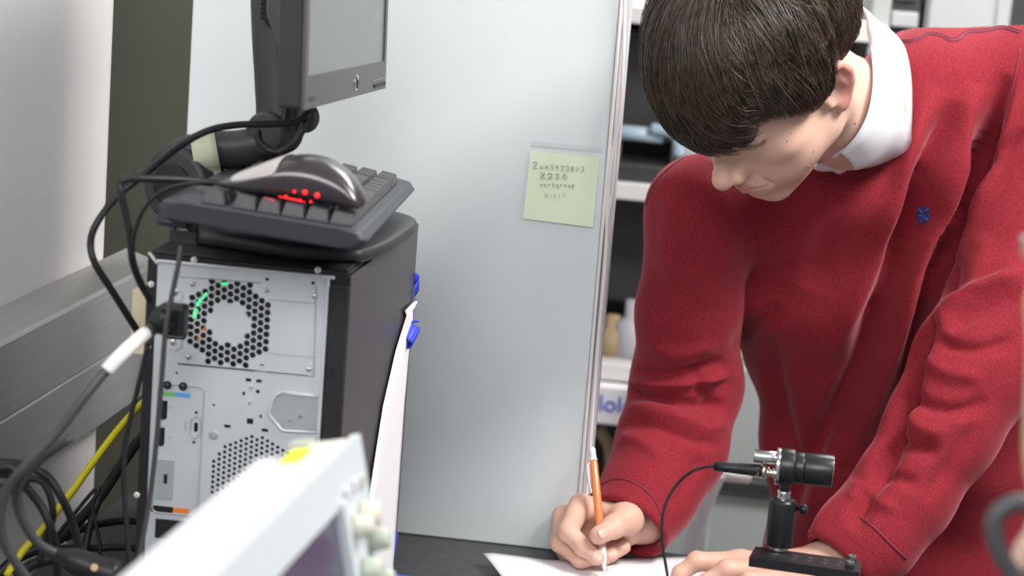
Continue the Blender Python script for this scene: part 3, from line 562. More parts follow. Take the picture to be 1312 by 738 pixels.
# ================================================================ PAPERS
def sheet_on_desk(name, outline, label, h, lift=0.):
    pts = [PZ(*q, DZ+h) for q in outline]; g = G().prism(pts, (0, 0, .0006)); return tag(g.obj(name, M['paper']), label, 'paper')
g = G(); A_, B_, C_, D_ = PZ(618, 722, DZ+.004), PZ(905, 712.5, DZ+.0015), PZ(1010, 770, DZ+.0015), PZ(700, 800, DZ+.0015)
rows = []
for i in range(15):
    t = i/14; a = A_*(1-t)+D_*t; b = B_*(1-t)+C_*t
    rows.append([a*(1-s)+b*s+np.array([0, 0, .010*math.exp(-((s-.0)/.10)**2)*math.exp(-(t/.35)**2)+.006*math.exp(-((s-.14)/.12)**2)*(1-t)]) for s in np.linspace(0, 1, 25)])
tag(g.sheet(rows).obj('notebook_page', M['paper'], None, True, solid=.0006), 'white page being written on, its left corner curling up from the desk', 'paper')
rows2 = [[p+np.array([.003, -.002, -.0028*min(1, 1)]) for p in r] for r in rows]
tag(G().sheet([[np.array([p[0], p[1], max(p[2], DZ+.0006)]) for p in r] for r in rows2]).obj('under_page', M['paper'], None, True, solid=.0004), 'white page lying underneath the page being written on', 'paper')

# ================================================================ PHOTODETECTOR ON POST
YD = 1.735
pd = thing('photodetector_mount', 'black photodetector on a short post and drilled base plate', 'optical mount', PD(1035, 720, 1.77))
def DA(px, py): return PY(px, py, YD)
ax = DA(1067, 604)-DA(1000, 597); ax /= np.linalg.norm(ax); pxm = np.linalg.norm(DA(1067, 604)-DA(1000, 597))/67.4
def lat(name, px, prof, m, n=32, dy=0, par=None):
    c = DA(px, 597+(px-1000)*.1+dy); return G().lathe([(a*pxm, r*pxm) for a, r in prof], c, ax, n).obj(name, M[m], par or pd, True, bevel=.0003)
lat('flange', 994.5, [(0, 20), (0, 24.5), (4, 24.5), (4.5, 20)], 'chrome')
lat('housing', 999, [(0, 20), (0, 23.8), (17.5, 23.8), (19, 22.5), (19.5, 15)], 'anodised')
lat('retaining_ring', 1018, [(0, 15), (0, 20), (1, 20.5), (11, 20.5), (12, 19.8), (12, 15)], 'anodised')
lat('lens_tube', 1030.3, [(0, 15), (0, 20.3), (1, 20.8), (35, 21), (36.5, 20.6), (36.5, 19), (20, 18.5)], 'anodised')
lat('tube_rim', 1066.2, [(0, 21), (.6, 21.1), (1, 20.3), (.3, 19.4)], 'nickel')
g = G()
for k in range(5): a = ax*0
lat('battery_cap', 966, [(0, 4), (0, 8.2), (1, 8.6), (29, 8.6), (29, 4)], 'chrome', dy=-11.2+1.5)
b1 = lat('bnc_socket', 982, [(0, 3), (0, 6.5), (3, 6.5), (3, 5), (8, 5), (8, 7.5), (13, 7.5)], 'nickel', dy=10)
for k in range(3): lat('bnc_pin', 984+k*4, [(0, 0), (0, 1.4), (2, 1.4), (2, 0)], 'chrome', 8, dy=10+(-6+k*6))
G().lathe([(0, .0), (0, .0040), (.002, .0045), (.010, .0045)], DA(1006, 618), (0, 0, -1), 20).obj('post_stud', M['anodised'], pd, True)
P0 = DA(1005, 628); Pb = PZ(1001, 709, .9155); Pb = np.array([P0[0], P0[1], .9145]); 
G().lathe([(0, .0055), (.0015, .0062), (.004, .0052), (.008, .0062), (.03, .0062)], P0, (0, 0, -1), 24).obj('steel_post', M['chrome'], pd, True)
hz = P0[2]-DA(1003, 638)[2]; hl = P0[2]-hz-.9195
G().lathe([(0, .0085), (.0004, .0105), (.0025, .0125), (hl, .0125), (hl, .009)], P0-[0, 0, hz], (0, 0, -1), 32).obj('post_holder', M['anodised'], pd, True, bevel=.0003)
G().lathe([(0, .0085), (.0035, .0085)], (P0[0], P0[1], .9192), (0, 0, -1), 24).obj('holder_collar', M['chrome'], pd)
G().lathe([(0, .002), (.005, .002), (.005, .0045), (.010, .0045), (.011, .003)], P0-[-.011, 0, .0155], (1, -.1, 0), 16).obj('thumb_screw', M['anodised'], pd, True)
bz = .9147
q0, q1, q2, q3 = PZ(960, 713.5, bz), PZ(1101, 733.5, bz), PZ(1104.5, 718.5, bz), PZ(968, 700, bz)
def bil(s, t): return (q0*(1-s)+q1*s)*(1-t)+(q3*(1-s)+q2*s)*t
hl_ = []
for s_, t_ in [(.40+.137*i, t) for i in range(4) for t in (.35, .62)]: hl_.append([tuple(bil(s_, t_)[:2]+np.array([.0021*math.cos(a), .0021*math.sin(a)])) for a in np.linspace(0, 2*math.pi, 11)[:-1]])
flat_plate('base_plate', [tuple(q[:2]) for q in (q0, q1, q2, q3)], hl_, .0088, lambda u: (u[0], u[1], bz-.0044+u[2]), M['anodised'], pd)
for h_ in hl_:
    c = np.mean(h_, axis=0); G().lathe([(0, .0021), (0, .0024), (.0003, .0024), (.0003, .0019)], (c[0], c[1], bz), (0, 0, 1), 12).obj('hole_rim', M['dark_plastic'], pd)
for t in (.30, .80):
    c = bil(.905, t); G().lathe([(0, .0040), (.0055, .0040), (.006, .0034), (.006, .002), (.003, .0018)], (c[0], c[1], bz), (0, 0, 1), 18).obj('cap_screw', M['cable_grey'], pd, True)
rz = bz-.0088
tag(G().box((bil(.62, 0)[0], bil(.62, .1)[1]+.002, DZ), (bil(.97, 0)[0], bil(.97, .9)[1]-.004, rz-.0002)).obj('riser_block', M['anodised'], bevel=.001), 'black riser block carrying the photodetector base plate', 'block')
cx_ = thing('coax_cable', 'thin black coaxial cable with moulded boot arching from the photodetector', 'cable', DA(915, 600))
g = G().tube([DA(915, 597), DA(930, 599), DA(968, 602.5), DA(975, 603)], [6.2*pxm, 6.6*pxm, 8*pxm, 8*pxm], 16)
bo = g.obj('boot', M['black_plastic'], cx_, True)
for k in range(6): G().lathe([(0, 7.0*pxm), (.0006, 8.6*pxm), (.0012, 7.0*pxm)], DA(946+k*4, 600.2+k*.45), ax, 16).obj('boot_rib', M['black_plastic'], bo, True)
G().lathe([(0, .0040), (0, .0052), (.003, .0055), (.003, .0045), (.0055, .0045), (.0055, .0060), (.009, .0060)], DA(968, 603), ax, 20).obj('bnc_plug', M['nickel'], cx_, True)
G().tube(spline([PY(*q) for q in ((918, 597.5, YD), (905, 598, YD), (885, 605, YD), (866, 622, YD), (853, 645, YD-.005), (848, 670, YD-.01), (849, 700, YD-.015), (854, 730, YD-.02), (861, 775, YD-.03), (872, 830, YD-.02))]), .00135, 10).obj('cord', M['cable_black'], cx_, True)

# ================================================================ BACKGROUND
def bbox(name, p0, p1, Y, dy, m, par=None, bevel=.002):
    a, b = PY(*p0, Y), PY(*p1, Y); return G().box((a[0], Y, a[2]), (b[0], Y+dy, b[2])).obj(name, M[m], par, bevel=bevel)
YB = 3.3
sh = thing('shelving_unit', 'grey metal shelving unit with equipment, seen between partition and person', 'shelving', (-.05, YB+.2, 0))
sx0, sx1 = -.55, .22
zs = [PY(800, 18, YB)[2], PY(810, 246, YB)[2], PY(790, 478, YB)[2], .30]
for x in (sx0, sx1-.03):
    for y in (YB+.01, YB+.42): G().box((x, y, 0), (x+.03, y+.03, 1.75)).obj('upright', M['shelf_grey'], sh, bevel=.002)
for z in zs: G().box((sx0, YB, z-.014), (sx1, YB+.45, z+.014)).obj('shelf', M['white_trim'], sh, bevel=.002)
G().box((sx0, YB+.46, .05), (sx1, YB+.465, 1.75)).obj('back_sheet', M['dark_box'], sh)
z1, z2 = zs[1]+.0145, zs[2]+.0145
tag(G().box((-.30, YB+.14, z1+.06), (.18, YB+.44, zs[0]-.03)).obj('equipment_case', M['dark_box'], None, bevel=.005), 'dark equipment case on the middle shelf behind the person', 'case')
tray = thing('clutter_tray', 'dark tray of shiny odds and ends on the middle shelf', 'tray', (-.14, YB+.1, z1))
G().box((-.25, YB+.02, z1), (-.02, YB+.12, z1+.03)).obj('tray', M['dark_box'], tray, bevel=.004)
G().tube([(-.24, YB+.06, z1+.078), (-.13, YB+.05, z1+.078)], .013, 12).obj('clear_bottle', M['glass_blue'], tray, True)
G().tube(spline([(-.15, YB+.04, z1+.09), (-.11, YB+.03, z1+.085), (-.10, YB+.03, z1+.05)]), .010, 12).obj('clear_bottle', M['glass_blue'], tray, True)
G().lathe([(0, .02), (.05, .02), (.06, .01)], (-.22, YB+.07, z1+.03), (0, 0, 1), 14).obj('small_jar', M['brown'], tray, True)
G().lathe([(0, .028), (.055, .024), (.065, .01)], (-.09, YB+.08, z1+.03), (0, 0, 1), 14).obj('small_jar', M['scope_grey'], tray, True)
tag(G().box((-.40, YB+.16, z2+.08), (-.02, YB+.43, zs[1]-.02)).obj('black_equipment_box', M['dark_box'], None, bevel=.005), 'black equipment box on the lower shelf beside the sleeve', 'box')
j = thing('metal_part', 'small pale machined parts in front of the black equipment box', 'parts', (-.16, YB+.05, z2))
for x, r, h, m in ((-.19, .025, .07, 'brown'), (-.155, .03, .10, 'scope_grey'), (-.11, .02, .06, 'shelf_grey')): G().lathe([(0, r), (h*.6, r), (h*.7, r*.5), (h, r*.5)], (x, YB+.08, z2), (0, 0, 1), 16).obj('machined_part', M[m], j, True)
bx = thing('white_carton', 'white carton with blurred blue lettering on the shelf front', 'box', (-.17, YB-.05, PY(780, 552, YB-.04)[2]))
a, b = PY(745, 492, YB-.04), PY(812, 548, YB-.04)
G().box((a[0], YB-.04, a[2]), (b[0]+.05, YB-.002, b[2])).obj('carton', M['paper'], bx, bevel=.003)
fc = bpy.data.curves.new('lettering', 'FONT'); fc.body = 'lolo'; fc.size = .040; fc.extrude = .0008; fo = bpy.data.objects.new('tmp', fc); COL.objects.link(fo)
me = bpy.data.meshes.new_from_object(fo.evaluated_get(bpy.context.evaluated_depsgraph_get())); bpy.data.objects.remove(fo)
c = PY(766, 526, YB-.0412); link('lettering', [(c[0]+v.co.x, YB-.0412-v.co.z, c[2]+v.co.y) for v in me.vertices], [tuple(p.vertices) for p in me.polygons], M['blue_tape'], bx)
tl = thing('wooden_arc', 'curved tan wooden piece below the white carton', 'wood piece', PY(775, 600, YB+.02))
G().tube(spline([PY(*q, YB+.05) for q in ((768, 550), (780, 572), (782, 600), (774, 640))]), .010, 10).obj('strip', M['brown'], tl, True)
tag(bbox('black_crate', (772, 590), (800, 650), YB+.06, .2, 'dark_box'), 'small black crate on the bottom shelf behind the pencil', 'crate')
# cabinets
cb = thing('storage_cabinet', 'pale grey storage cabinet with black handle behind the person', 'cabinet', (.45, 3.5, 0))
G().box((-.085, 3.16, .02), (1.1, 3.24, .80)).obj('body', M['cabinet'], cb, bevel=.004)
a, b = PY(912, 608, 3.14), PY(990, 632, 3.14); G().box((a[0], 3.125, a[2]), (b[0]+.1, 3.159, b[2])).obj('handle', M['dark_box'], cb, bevel=.004)
G().box((-.078, 3.153, .05), (.62, 3.159, a[2]-.035)).obj('drawer_front', M['cabinet'], cb, bevel=.003)
G().box((-.078, 3.153, a[2]+.012), (.62, 3.159, .78)).obj('drawer_front', M['cabinet'], cb, bevel=.003)
tc = thing('tall_locker', 'tall pale grey locker at the top right behind the shoulder', 'locker', (.40, 3.9, 0))
a = PY(1186, 10, 3.6)[0]; b = PY(1270, 10, 3.6)[0]; c = PY(1296, 10, 3.6)[0]
G().box((a, 3.6, 0), (c, 4.0, 1.9)).obj('body', M['shelf_grey'], tc, bevel=.003)
G().box((a+.006, 3.592, .05), (b, 3.599, 1.88)).obj('door', M['shelf_grey'], tc, bevel=.002)
G().box((b+.01, 3.594, .05), (c-.006, 3.599, 1.88)).obj('side_strip', M['shelf_grey'], tc, bevel=.002)
rk = thing('equipment_rack', 'dark equipment rack with grey shelf edge above the collar', 'rack', (.2, 3.7, 0))
G().box((.235, 3.56, 0), (a-.012, 3.9, 1.75)).obj('body', M['dark_box'], rk, bevel=.004)
z = PY(1150, 24, 3.55)[2]; G().box((.238, 3.535, z-.013), (a-.016, 3.559, z+.013)).obj('shelf_edge', M['shelf_grey'], rk, bevel=.002)
z = PY(1150, 1, 3.55)[2]; G().box((.240, 3.545, z+.001), (a-.02, 3.559, z+.06)).obj('panel', M['cable_grey'], rk, bevel=.002)
tag(G().box((c+.01, 3.7, 0), (c+.5, 4.0, 1.9)).obj('dark_cabinet', M['dark_box'], bevel=.003), 'dark cabinet at the far right behind the shoulder', 'cabinet')
cr = thing('white_stool', 'white tubular stool frame behind the desk, between sleeve and torso', 'stool', (-.02, 2.75, 0))
Ys = 2.75
for q in (((918, 606), (908, 630), (893, 668), (877, 720), (850, 800), (800, 940)), ((914, 606), (905, 650), (898, 720), (890, 800), (880, 930)),):
    G().tube(spline([PY(*p, Ys if q[0][0] > 915 else Ys+.12) for p in q]), .0135 if q[0][0] > 915 else .008, 12).obj('leg', M['paper' if q[0][0] > 915 else 'shelf_grey'], cr, True)
G().tube([PY(914, 608, Ys), PY(960, 612, Ys+.02)], .009, 10).obj('crossbar', M['white_plastic'], cr, True)
# blurred things at the right frame edge, close to the lens, hanging from a lab stand just outside the frame
rx, ry = PD(1362, 500, 1.0)[:2]
st = thing('lab_stand', 'lab stand with thin rod at the right frame edge, close to the lens', 'stand', (rx, ry, DZ))
G().box((rx-.05, ry-.08, DZ), (rx+.07, ry+.06, DZ+.012)).obj('base', M['shelf_grey'], st, bevel=.002)
G().tube([(rx, ry, DZ+.01), (rx, ry, 1.33)], .005, 12).obj('rod', M['chrome'], st, True)
ht_ = np.array([rx, ry-.006, 1.31]); hk = PD(1335, 640, 1.0)
G().tube([(rx+.004, ry, 1.31), tuple(ht_-[.03, .004, 0])], .003, 8).obj('hook', M['chrome'], st, True)
G().tube([(rx+.004, ry, hk[2]+.004), tuple(hk+[-.006, 0, .004])], .003, 8).obj('hook', M['chrome'], st, True)
tag(G().tube(spline([PD(*q, 1.0) for q in ((1340, 648), (1318, 646), (1300, 645), (1282, 654), (1273, 672), (1278, 700), (1290, 725), (1306, 742), (1326, 735), (1338, 705), (1341, 672), (1343, 650))]), .0048, 12).obj('coiled_lead', M['cable_grey'], None, True), 'dark grey looped lead, out of focus at the lower right edge', 'cable')
tag(G().tube(spline([PD(*q, 1.01) for q in ((1338, 652), (1322, 690), (1312, 705), (1303, 740), (1304, 790), (1318, 800), (1330, 760), (1336, 700), (1340, 660))]), .0055, 12).obj('tan_strap', M['skin_far'], None, True), 'pinkish tan strap, out of focus inside the dark loop at lower right', 'strap')
p0_ = ht_-np.array([.028, .004, .004])
tag(G().tube(spline([p0_]+[PD(*q, .99) for q in ((1326, 350), (1319, 390), (1322, 440), (1320, 500), (1317, 560), (1319, 600), (1328, 640))]), .0026, 10).obj('tan_cable', M['brown'], None, True), 'tan cable hanging out of focus close by the right frame edge', 'cable')
# ================================================================ PERSON
# ---- implicit surfaces: blocks near the surface are sampled finely, then meshed with surface nets
def smin(a, b, k):
    h = np.clip(.5+.5*(b-a)/k, 0, 1); return b*(1-h)+a*h-k*h*(1-h)
def smax(a, b, k): return -smin(-a, -b, k)
def cone(P, a, b, ra, rb):
    a = np.asarray(a, np.float32); b = np.asarray(b, np.float32); ab = b-a; t = np.clip(((P-a)@ab)/(ab@ab+1e-12), 0, 1)
    q = P-a-t[:, None]*ab; return np.sqrt((q*q).sum(1))-(ra+(rb-ra)*t)
def ell(P, c, r, Rm=None):
    q = P-np.asarray(c, np.float32)
    if Rm is not None: q = q@np.asarray(Rm, np.float32)
    r = np.asarray(r, np.float32); k0 = np.sqrt(((q/r)**2).sum(1)); k1 = np.sqrt(((q/(r*r))**2).sum(1))+1e-9
    return k0*(k0-1)/k1
def chain(P, pts, k=.02):
    d = None
    for a, b in zip(pts[:-1], pts[1:]):
        e = cone(P, a[0], b[0], a[1], b[1]); d = e if d is None else smin(d, e, k)
    return d
def nets(fn, lo, hi, h):
    lo = np.array(lo, np.float32); hi = np.array(hi, np.float32); B = 8; nb = np.ceil((hi-lo)/h/B).astype(int); n = nb*B
    c = np.stack(np.meshgrid(*[lo[i]+h*(np.arange(nb[i])*B+(B-1)/2) for i in range(3)], indexing='ij'), -1).reshape(-1, 3).astype(np.float32)
    dc = fn(c); act = np.where(np.abs(dc) < h*B*1.25)[0]
    V = np.repeat(np.sign(dc)[:, None].astype(np.float32), B**3, 1)
    off = (np.stack(np.meshgrid(*[np.arange(B)]*3, indexing='ij'), -1).reshape(-1, 3)-(B-1)/2)*h
    for s in range(0, len(act), 1500):
        a = act[s:s+1500]; p = (c[a][:, None]+off[None]).reshape(-1, 3).astype(np.float32); V[a] = fn(p).reshape(len(a), -1)
    V = V.reshape(nb[0], nb[1], nb[2], B, B, B).transpose(0, 3, 1, 4, 2, 5).reshape(n)
    ins = V < 0; nx, ny, nz = n-1
    cnt = np.zeros((nx, ny, nz), np.int8)
    for i in (0, 1):
        for j in (0, 1):
            for k in (0, 1): cnt += ins[i:nx+i, j:ny+j, k:nz+k]
    cells = np.argwhere((cnt > 0) & (cnt < 8)); idx = np.full((nx, ny, nz), -1, np.int32); idx[tuple(cells.T)] = np.arange(len(cells))
    acc = np.zeros((len(cells), 3)); w = np.zeros(len(cells)); cor = [(i, j, k) for i in (0, 1) for j in (0, 1) for k in (0, 1)]
    val = {q: V[cells[:, 0]+q[0], cells[:, 1]+q[1], cells[:, 2]+q[2]] for q in cor}
    for a in cor:
        for ax in range(3):
            if a[ax]: continue
            b = list(a); b[ax] = 1; b = tuple(b); va, vb = val[a], val[b]; m = (va < 0) != (vb < 0); t = np.where(m, va/(va-vb+1e-20), 0)
            p = np.tile(np.array(a, float), (len(cells), 1)); p[:, ax] += t; acc += p*m[:, None]; w += m
    verts = lo+h*(cells+acc/w[:, None]); F_ = []
    for ax in range(3):
        sl = [slice(0, nx), slice(0, ny), slice(0, nz)]; sh_ = list(sl); sh_[ax] = slice(1, None if False else n[ax])
        A0 = ins[tuple(slice(1, n[q]-1) if q != ax else slice(0, n[q]-1) for q in range(3))]; A1 = ins[tuple(slice(1, n[q]-1) if q != ax else slice(1, n[q]) for q in range(3))]
        e = np.argwhere(A0 != A1)
        if not len(e): continue
        o_ = np.array([1, 1, 1]); o_[ax] = 0; e = e+o_; b, c_ = (ax+1) % 3, (ax+2) % 3; flip = ins[tuple(e.T)]
        def g_(db, dc_): q = e.copy(); q[:, b] -= db; q[:, c_] -= dc_; return idx[tuple(q.T)]
        q = np.stack([g_(1, 1), g_(0, 1), g_(0, 0), g_(1, 0)], 1); q[~flip] = q[~flip][:, ::-1]; F_.append(q[(q >= 0).all(1)])
    return verts, np.concatenate(F_)
def mesh_np(name, v, f, m, parent):
    me = bpy.data.meshes.new(name); me.vertices.add(len(v)); me.vertices.foreach_set('co', np.asarray(v, np.float32).ravel())
    me.loops.add(f.size); me.loops.foreach_set('vertex_index', f.astype(np.int32).ravel()); me.polygons.add(len(f))
    me.polygons.foreach_set('loop_start', np.arange(0, f.size, f.shape[1], dtype=np.int32)); me.polygons.foreach_set('loop_total', np.full(len(f), f.shape[1], np.int32))
    me.polygons.foreach_set('use_smooth', np.ones(len(f), bool)); me.update(calc_edges=True); me.validate(); me.materials.append(m)
    o = bpy.data.objects.new(name, me); COL.objects.link(o)
    if parent is not None: o.parent = parent; o.matrix_parent_inverse = wm(parent).inverted()
    return o
def vnormals(v, f):
    a, b, c, d = v[f[:, 0]], v[f[:, 1]], v[f[:, 2]], v[f[:, 3]]; fn = np.cross(c-a, d-b); n = np.zeros_like(v)
    for i in range(4): np.add.at(n, f[:, i], fn)
    return n/(np.linalg.norm(n, axis=1)[:, None]+1e-12)

me_ = thing('person', 'person in a red sweatshirt with white collar, bending over the desk and writing', 'person', (.30, 2.62, 0))

# ---- skin material: tint attribute reddens lips, ears and knuckles
def skin_material():
    m = mat('skin', (.66, .43, .34), .48, sub=.25, bump=.10, bscale=420, spec=.4); nt = m.node_tree; b = nt.nodes['Principled BSDF']
    at = nt.nodes.new('ShaderNodeAttribute'); at.attribute_name = 'tint'; mx = nt.nodes.new('ShaderNodeMix'); mx.data_type = 'RGBA'
    mx.inputs['A'].default_value = (.68, .44, .34, 1); mx.inputs['B'].default_value = (.60, .17, .15, 1)
    n = nt.nodes.new('ShaderNodeTexNoise'); n.inputs['Scale'].default_value = 38; n.inputs['Detail'].default_value = 5; tc = nt.nodes.new('ShaderNodeTexCoord'); nt.links.new(tc.outputs['Object'], n.inputs['Vector'])
    ma = nt.nodes.new('ShaderNodeMath'); ma.operation = 'MULTIPLY_ADD'; ma.inputs[1].default_value = .22; ma.inputs[2].default_value = -.07; nt.links.new(n.outputs['Fac'], ma.inputs[0])
    ad = nt.nodes.new('ShaderNodeMath'); ad.operation = 'ADD'; ad.use_clamp = True; nt.links.new(ma.outputs[0], ad.inputs[0]); nt.links.new(at.outputs['Fac'], ad.inputs[1])
    nt.links.new(ad.outputs[0], mx.inputs['Factor']); nt.links.new(mx.outputs['Result'], b.inputs['Base Color']); return m
M['skin'] = skin_material()
M['nail'] = mat('fingernail', (.70, .44, .36), .28, coat=.3)
M['mole'] = mat('mole', (.16, .08, .05), .6)

# ---- head in its own frame (metres: x to the person's right, y forward, z up, origin between the ears)
HR = np.array([[-.75, -.47, -.47], [.24, -.85, .47], [-.62, .24, .75]]); u_, s_, v_ = np.linalg.svd(HR); HR = u_@v_
HO = np.array([.258, .208, -2.0]); HS = 1.0
def h2c(p): return np.asarray(p)*HS@HR.T+HO
def c2h(p): return (np.asarray(p)-HO)@HR/HS
def mm(*a): return np.array(a)/1000.
neck_lo = c2h(pixcam(1088, 146, 2.12)); neck_b = c2h(pixcam(1102, 154, 2.23))
def head_sdf(P):
    S = P*np.array([np.sign(1), 1, 1], np.float32); Q = P.copy(); Q[:, 0] = np.abs(Q[:, 0])
    d = ell(P, mm(0, -6, 45), mm(75, 97, 88))
    d = smin(d, ell(P, mm(0, 40, 8), mm(60, 52, 72)), .02)
    d = smin(d, ell(P, mm(0, 42, -40), mm(49, 45, 52)), .022)
    d = smin(d, cone(Q, mm(50, 8, -48), mm(14, 72, -82), .0145, .0135), .024)
    d = smin(d, cone(Q, mm(56, 2, -10), mm(50, 8, -48), .016, .0145), .02)
    d = smin(d, ell(P, mm(0, 76, -82), mm(17, 13, 13)), .014)
    d = smin(d, ell(Q, mm(44, 56, -4), mm(20, 22, 17)), .018)
    d = smin(d, ell(Q, mm(34, 62, -38), mm(20, 22, 24)), .02)
    d = smin(d, ell(Q, mm(50, 34, -30), mm(17, 27, 24)), .02)
    d = smin(d, cone(Q, mm(8, 88, 45), mm(42, 76, 48), .010, .009), .014)
    d = smax(d, -ell(Q, mm(37, 93, 32), mm(17, 14, 11)), .012)
    d = smin(d, ell(Q, mm(35, 73.5, 31.5), mm(15, 13.5, 12)), .003)
    d = smin(d, cone(Q, mm(23, 86, 26), mm(48, 76.5, 30.5), .0019, .0015), .0022)
    d = smax(d, -cone(Q, mm(22, 87, 33), mm(47, 79, 36), .0007, .0006), .0022)
    d = smin(d, ell(P, mm(0, 81, -50), mm(27, 17, 24)), .016)
    n = cone(P, mm(0, 86, 26), mm(0, 112, -8), .0072, .0088)
    n = smin(n, ell(P, mm(0, 112, -11), mm(10.5, 11, 9.5)), .007)
    n = smin(n, ell(Q, mm(12.5, 101, -15), mm(7, 10.5, 7.5)), .0045)
    n = smin(n, cone(P, mm(0, 104, -19), mm(0, 97, -27), .005, .004), .006)
    n = smin(n, cone(P, mm(0, 78, 24), mm(0, 93, -15), .009, .0135), .008)
    d = smin(d, n, .010)
    d = smax(d, -ell(Q, mm(7, 105, -26), mm(3.2, 6, 4.)), .002); d = smax(d, -cone(Q, mm(19.5, 97, -7), mm(19, 97, -20), .0012, .0016), .004)
    up = cone(Q, mm(0, 100, -41.5), mm(25, 88, -45.5), .0052, .0026); lo = cone(Q, mm(0, 98, -50), mm(24, 87, -47.5), .0058, .0026)
    d = smin(d, up, .004); d = smin(d, lo, .004)
    d = smax(d, -cone(Q, mm(0, 106, -45.8), mm(27, 91.5, -46.6), .0012, .0010), .0022)
    d = smax(d, -cone(Q, mm(17, 101, -8), mm(29, 90, -42), .0012, .0010), .007)
    # ear (both sides)
    er = None
    pts = [(70, 13, 8), (72, 15, 22), (77, 8, 34), (83, -6, 37), (88, -18, 30), (89, -23, 14), (86, -20, -2), (80, -12, -15)]
    for a, b in zip(pts[:-1], pts[1:]):
        e = cone(Q, mm(*a), mm(*b), .0042, .0042); er = e if er is None else np.minimum(er, e)
    plate = cone(Q, mm(73, 0, 20), mm(76, -6, -8), .014, .010)
    pl_n = np.array([.88, .42, -.02]); pl_n /= np.linalg.norm(pl_n)
    plane = np.abs((Q-mm(79, -6, 10).astype(np.float32))@pl_n.astype(np.float32))-.0028
    disc = ell(Q, mm(78.5, -6, 11), mm(14, 20, 29)); eb = smax(disc, plane, .003)
    er = smin(er, eb, .005)
    er = smin(er, ell(Q, mm(76.5, -4, -20), mm(6, 9, 10)), .006)
    er = smin(er, cone(Q, mm(82, -12, 24), mm(82, -14, 4), .0032, .0035), .005)
    er = smin(er, cone(Q, mm(73, 8, -1), mm(74, 8, -7), .0042, .0042), .004)
    er = smax(er, -ell(Q, mm(82, 0, 2), mm(9, 9, 12)), .004)
    d = smin(d, er, .006)
    d = smin(d, ell(Q, mm(72, -8, 4), mm(6, 12, 22)), .008)
    nk = chain(P, [(mm(0, -22, -30), .058), (neck_lo, .055), (neck_b, .045)], .02)
    nk = smin(nk, cone(Q, mm(64, -18, -20), neck_lo*np.array([0, 1, 1])+mm(22, 36, 0), .012, .010), .02)
    d = smin(d, nk, .016)
    return d
hv, hf = nets(head_sdf, mm(-105, -150, -215), mm(105, 135, 145), .0019)
T = np.zeros(len(hv)); Q = hv.copy(); Q[:, 0] = np.abs(Q[:, 0])
lipd = np.minimum(cone(Q.astype(np.float32), mm(0, 100, -41.5), mm(24, 88, -45.5), .0058, .0028), cone(Q.astype(np.float32), mm(0, 98, -50), mm(23, 87, -47.5), .0064, .0028))
T += .60*np.clip(1-lipd/.0015, 0, 1)
T += .50*np.clip((Q[:, 0]-.0765)/.006, 0, 1)*(Q[:, 2] > -.035)
T += .16*np.exp(-((Q-mm(38, 72, -22))**2).sum(1)/.024**2)+.20*np.exp(-((Q-mm(0, 116, -12))**2).sum(1)/.016**2)
body_v = [cam2world(h2c(hv))]; body_f = [hf]; body_t = [T]

# ---- hands: finger chains in camera space
def C(px, py, d): return pixcam(px, py, d).astype(np.float32)
def hand(fingers, palm, lo, hi, h=.0014):
    def fn(P):
        d = None
        for a, b, ra, rb in palm:
            e = cone(P, C(*a), C(*b), ra, rb); d = e if d is None else smin(d, e, .016)
        for ch, k in fingers:
            pts = [(C(*p[:3]), p[3]) for p in ch]; e = chain(P, pts, .004)
            for (c_, r_) in pts[1:-1]: e = smin(e, np.sqrt(((P-c_)**2).sum(1))-r_*1.03, .004)
            root = np.sqrt(((P-pts[0][0])**2).sum(1)); kk = np.where(root < .022, .009, .0012)
            h_ = np.clip(.5+.5*(e-d)/kk, 0, 1); d = e*(1-h_)+d*h_-kk*h_*(1-h_)
        return d
    return nets(fn, lo, hi, h)
idx_ = [(743, 648, 2.222, 0.0134), (728, 681, 2.182, 0.0107), (747, 701, 2.172, 0.0092), (765, 715, 2.166, 0.0082)]
thb_ = [(803, 664, 2.200, 0.0166), (786, 675, 2.178, 0.0123), (767, 686, 2.160, 0.0102)]
mid_ = [(722, 662, 2.240, 0.0134), (718, 695, 2.205, 0.0107), (744, 716, 2.188, 0.0094), (783, 711, 2.190, 0.0081)]
rng_ = [(722, 680, 2.255, 0.0128), (727, 708, 2.225, 0.0105), (757, 723, 2.212, 0.0094), (799, 701, 2.215, 0.0079)]
pnk_ = [(738, 694, 2.260, 0.0118), (742, 718, 2.238, 0.0094), (775, 722, 2.232, 0.0079)]
wr = (824, 660, 2.262)
palm = [(wr, (745, 655, 2.232), .026, .0125), (wr, (728, 668, 2.248), .026, .012), (wr, (732, 690, 2.260), .023, .012), (wr, (803, 665, 2.205), .021, .015), ((803, 665, 2.207), (760, 652, 2.228), .013, .011), ((800, 680, 2.235), (745, 690, 2.250), .017, .014), (wr, (862, 610, 2.30), .026, .030)]
c0_ = C(775, 680, 2.22); rv, rf = hand([(idx_, 0), (mid_, 0), (rng_, 0), (pnk_, 0), (thb_, 0)], palm, c0_-[.075, .055, .085], c0_+[.12, .085, .085])
def tint_tips(v, tips, knobs):
    t = np.zeros(len(v))
    for p in tips: t += .22*np.exp(-((v-C(*p[:3]))**2).sum(1)/.010**2)
    for p in knobs: t += .16*np.exp(-((v-C(*p[:3]))**2).sum(1)/.011**2)
    return t
body_v.append(cam2world(rv)); body_f.append(rf); body_t.append(tint_tips(rv, [idx_[-1], thb_[-1], mid_[-1], rng_[-1]], [idx_[0], idx_[1], idx_[2], mid_[1], mid_[0], rng_[1]])+.04)
ia = [(946, 722, 2.165, .0135), (893, 719, 2.160, .0100), (872, 735, 2.160, .0086), (860, 758, 2.160, .0078)]
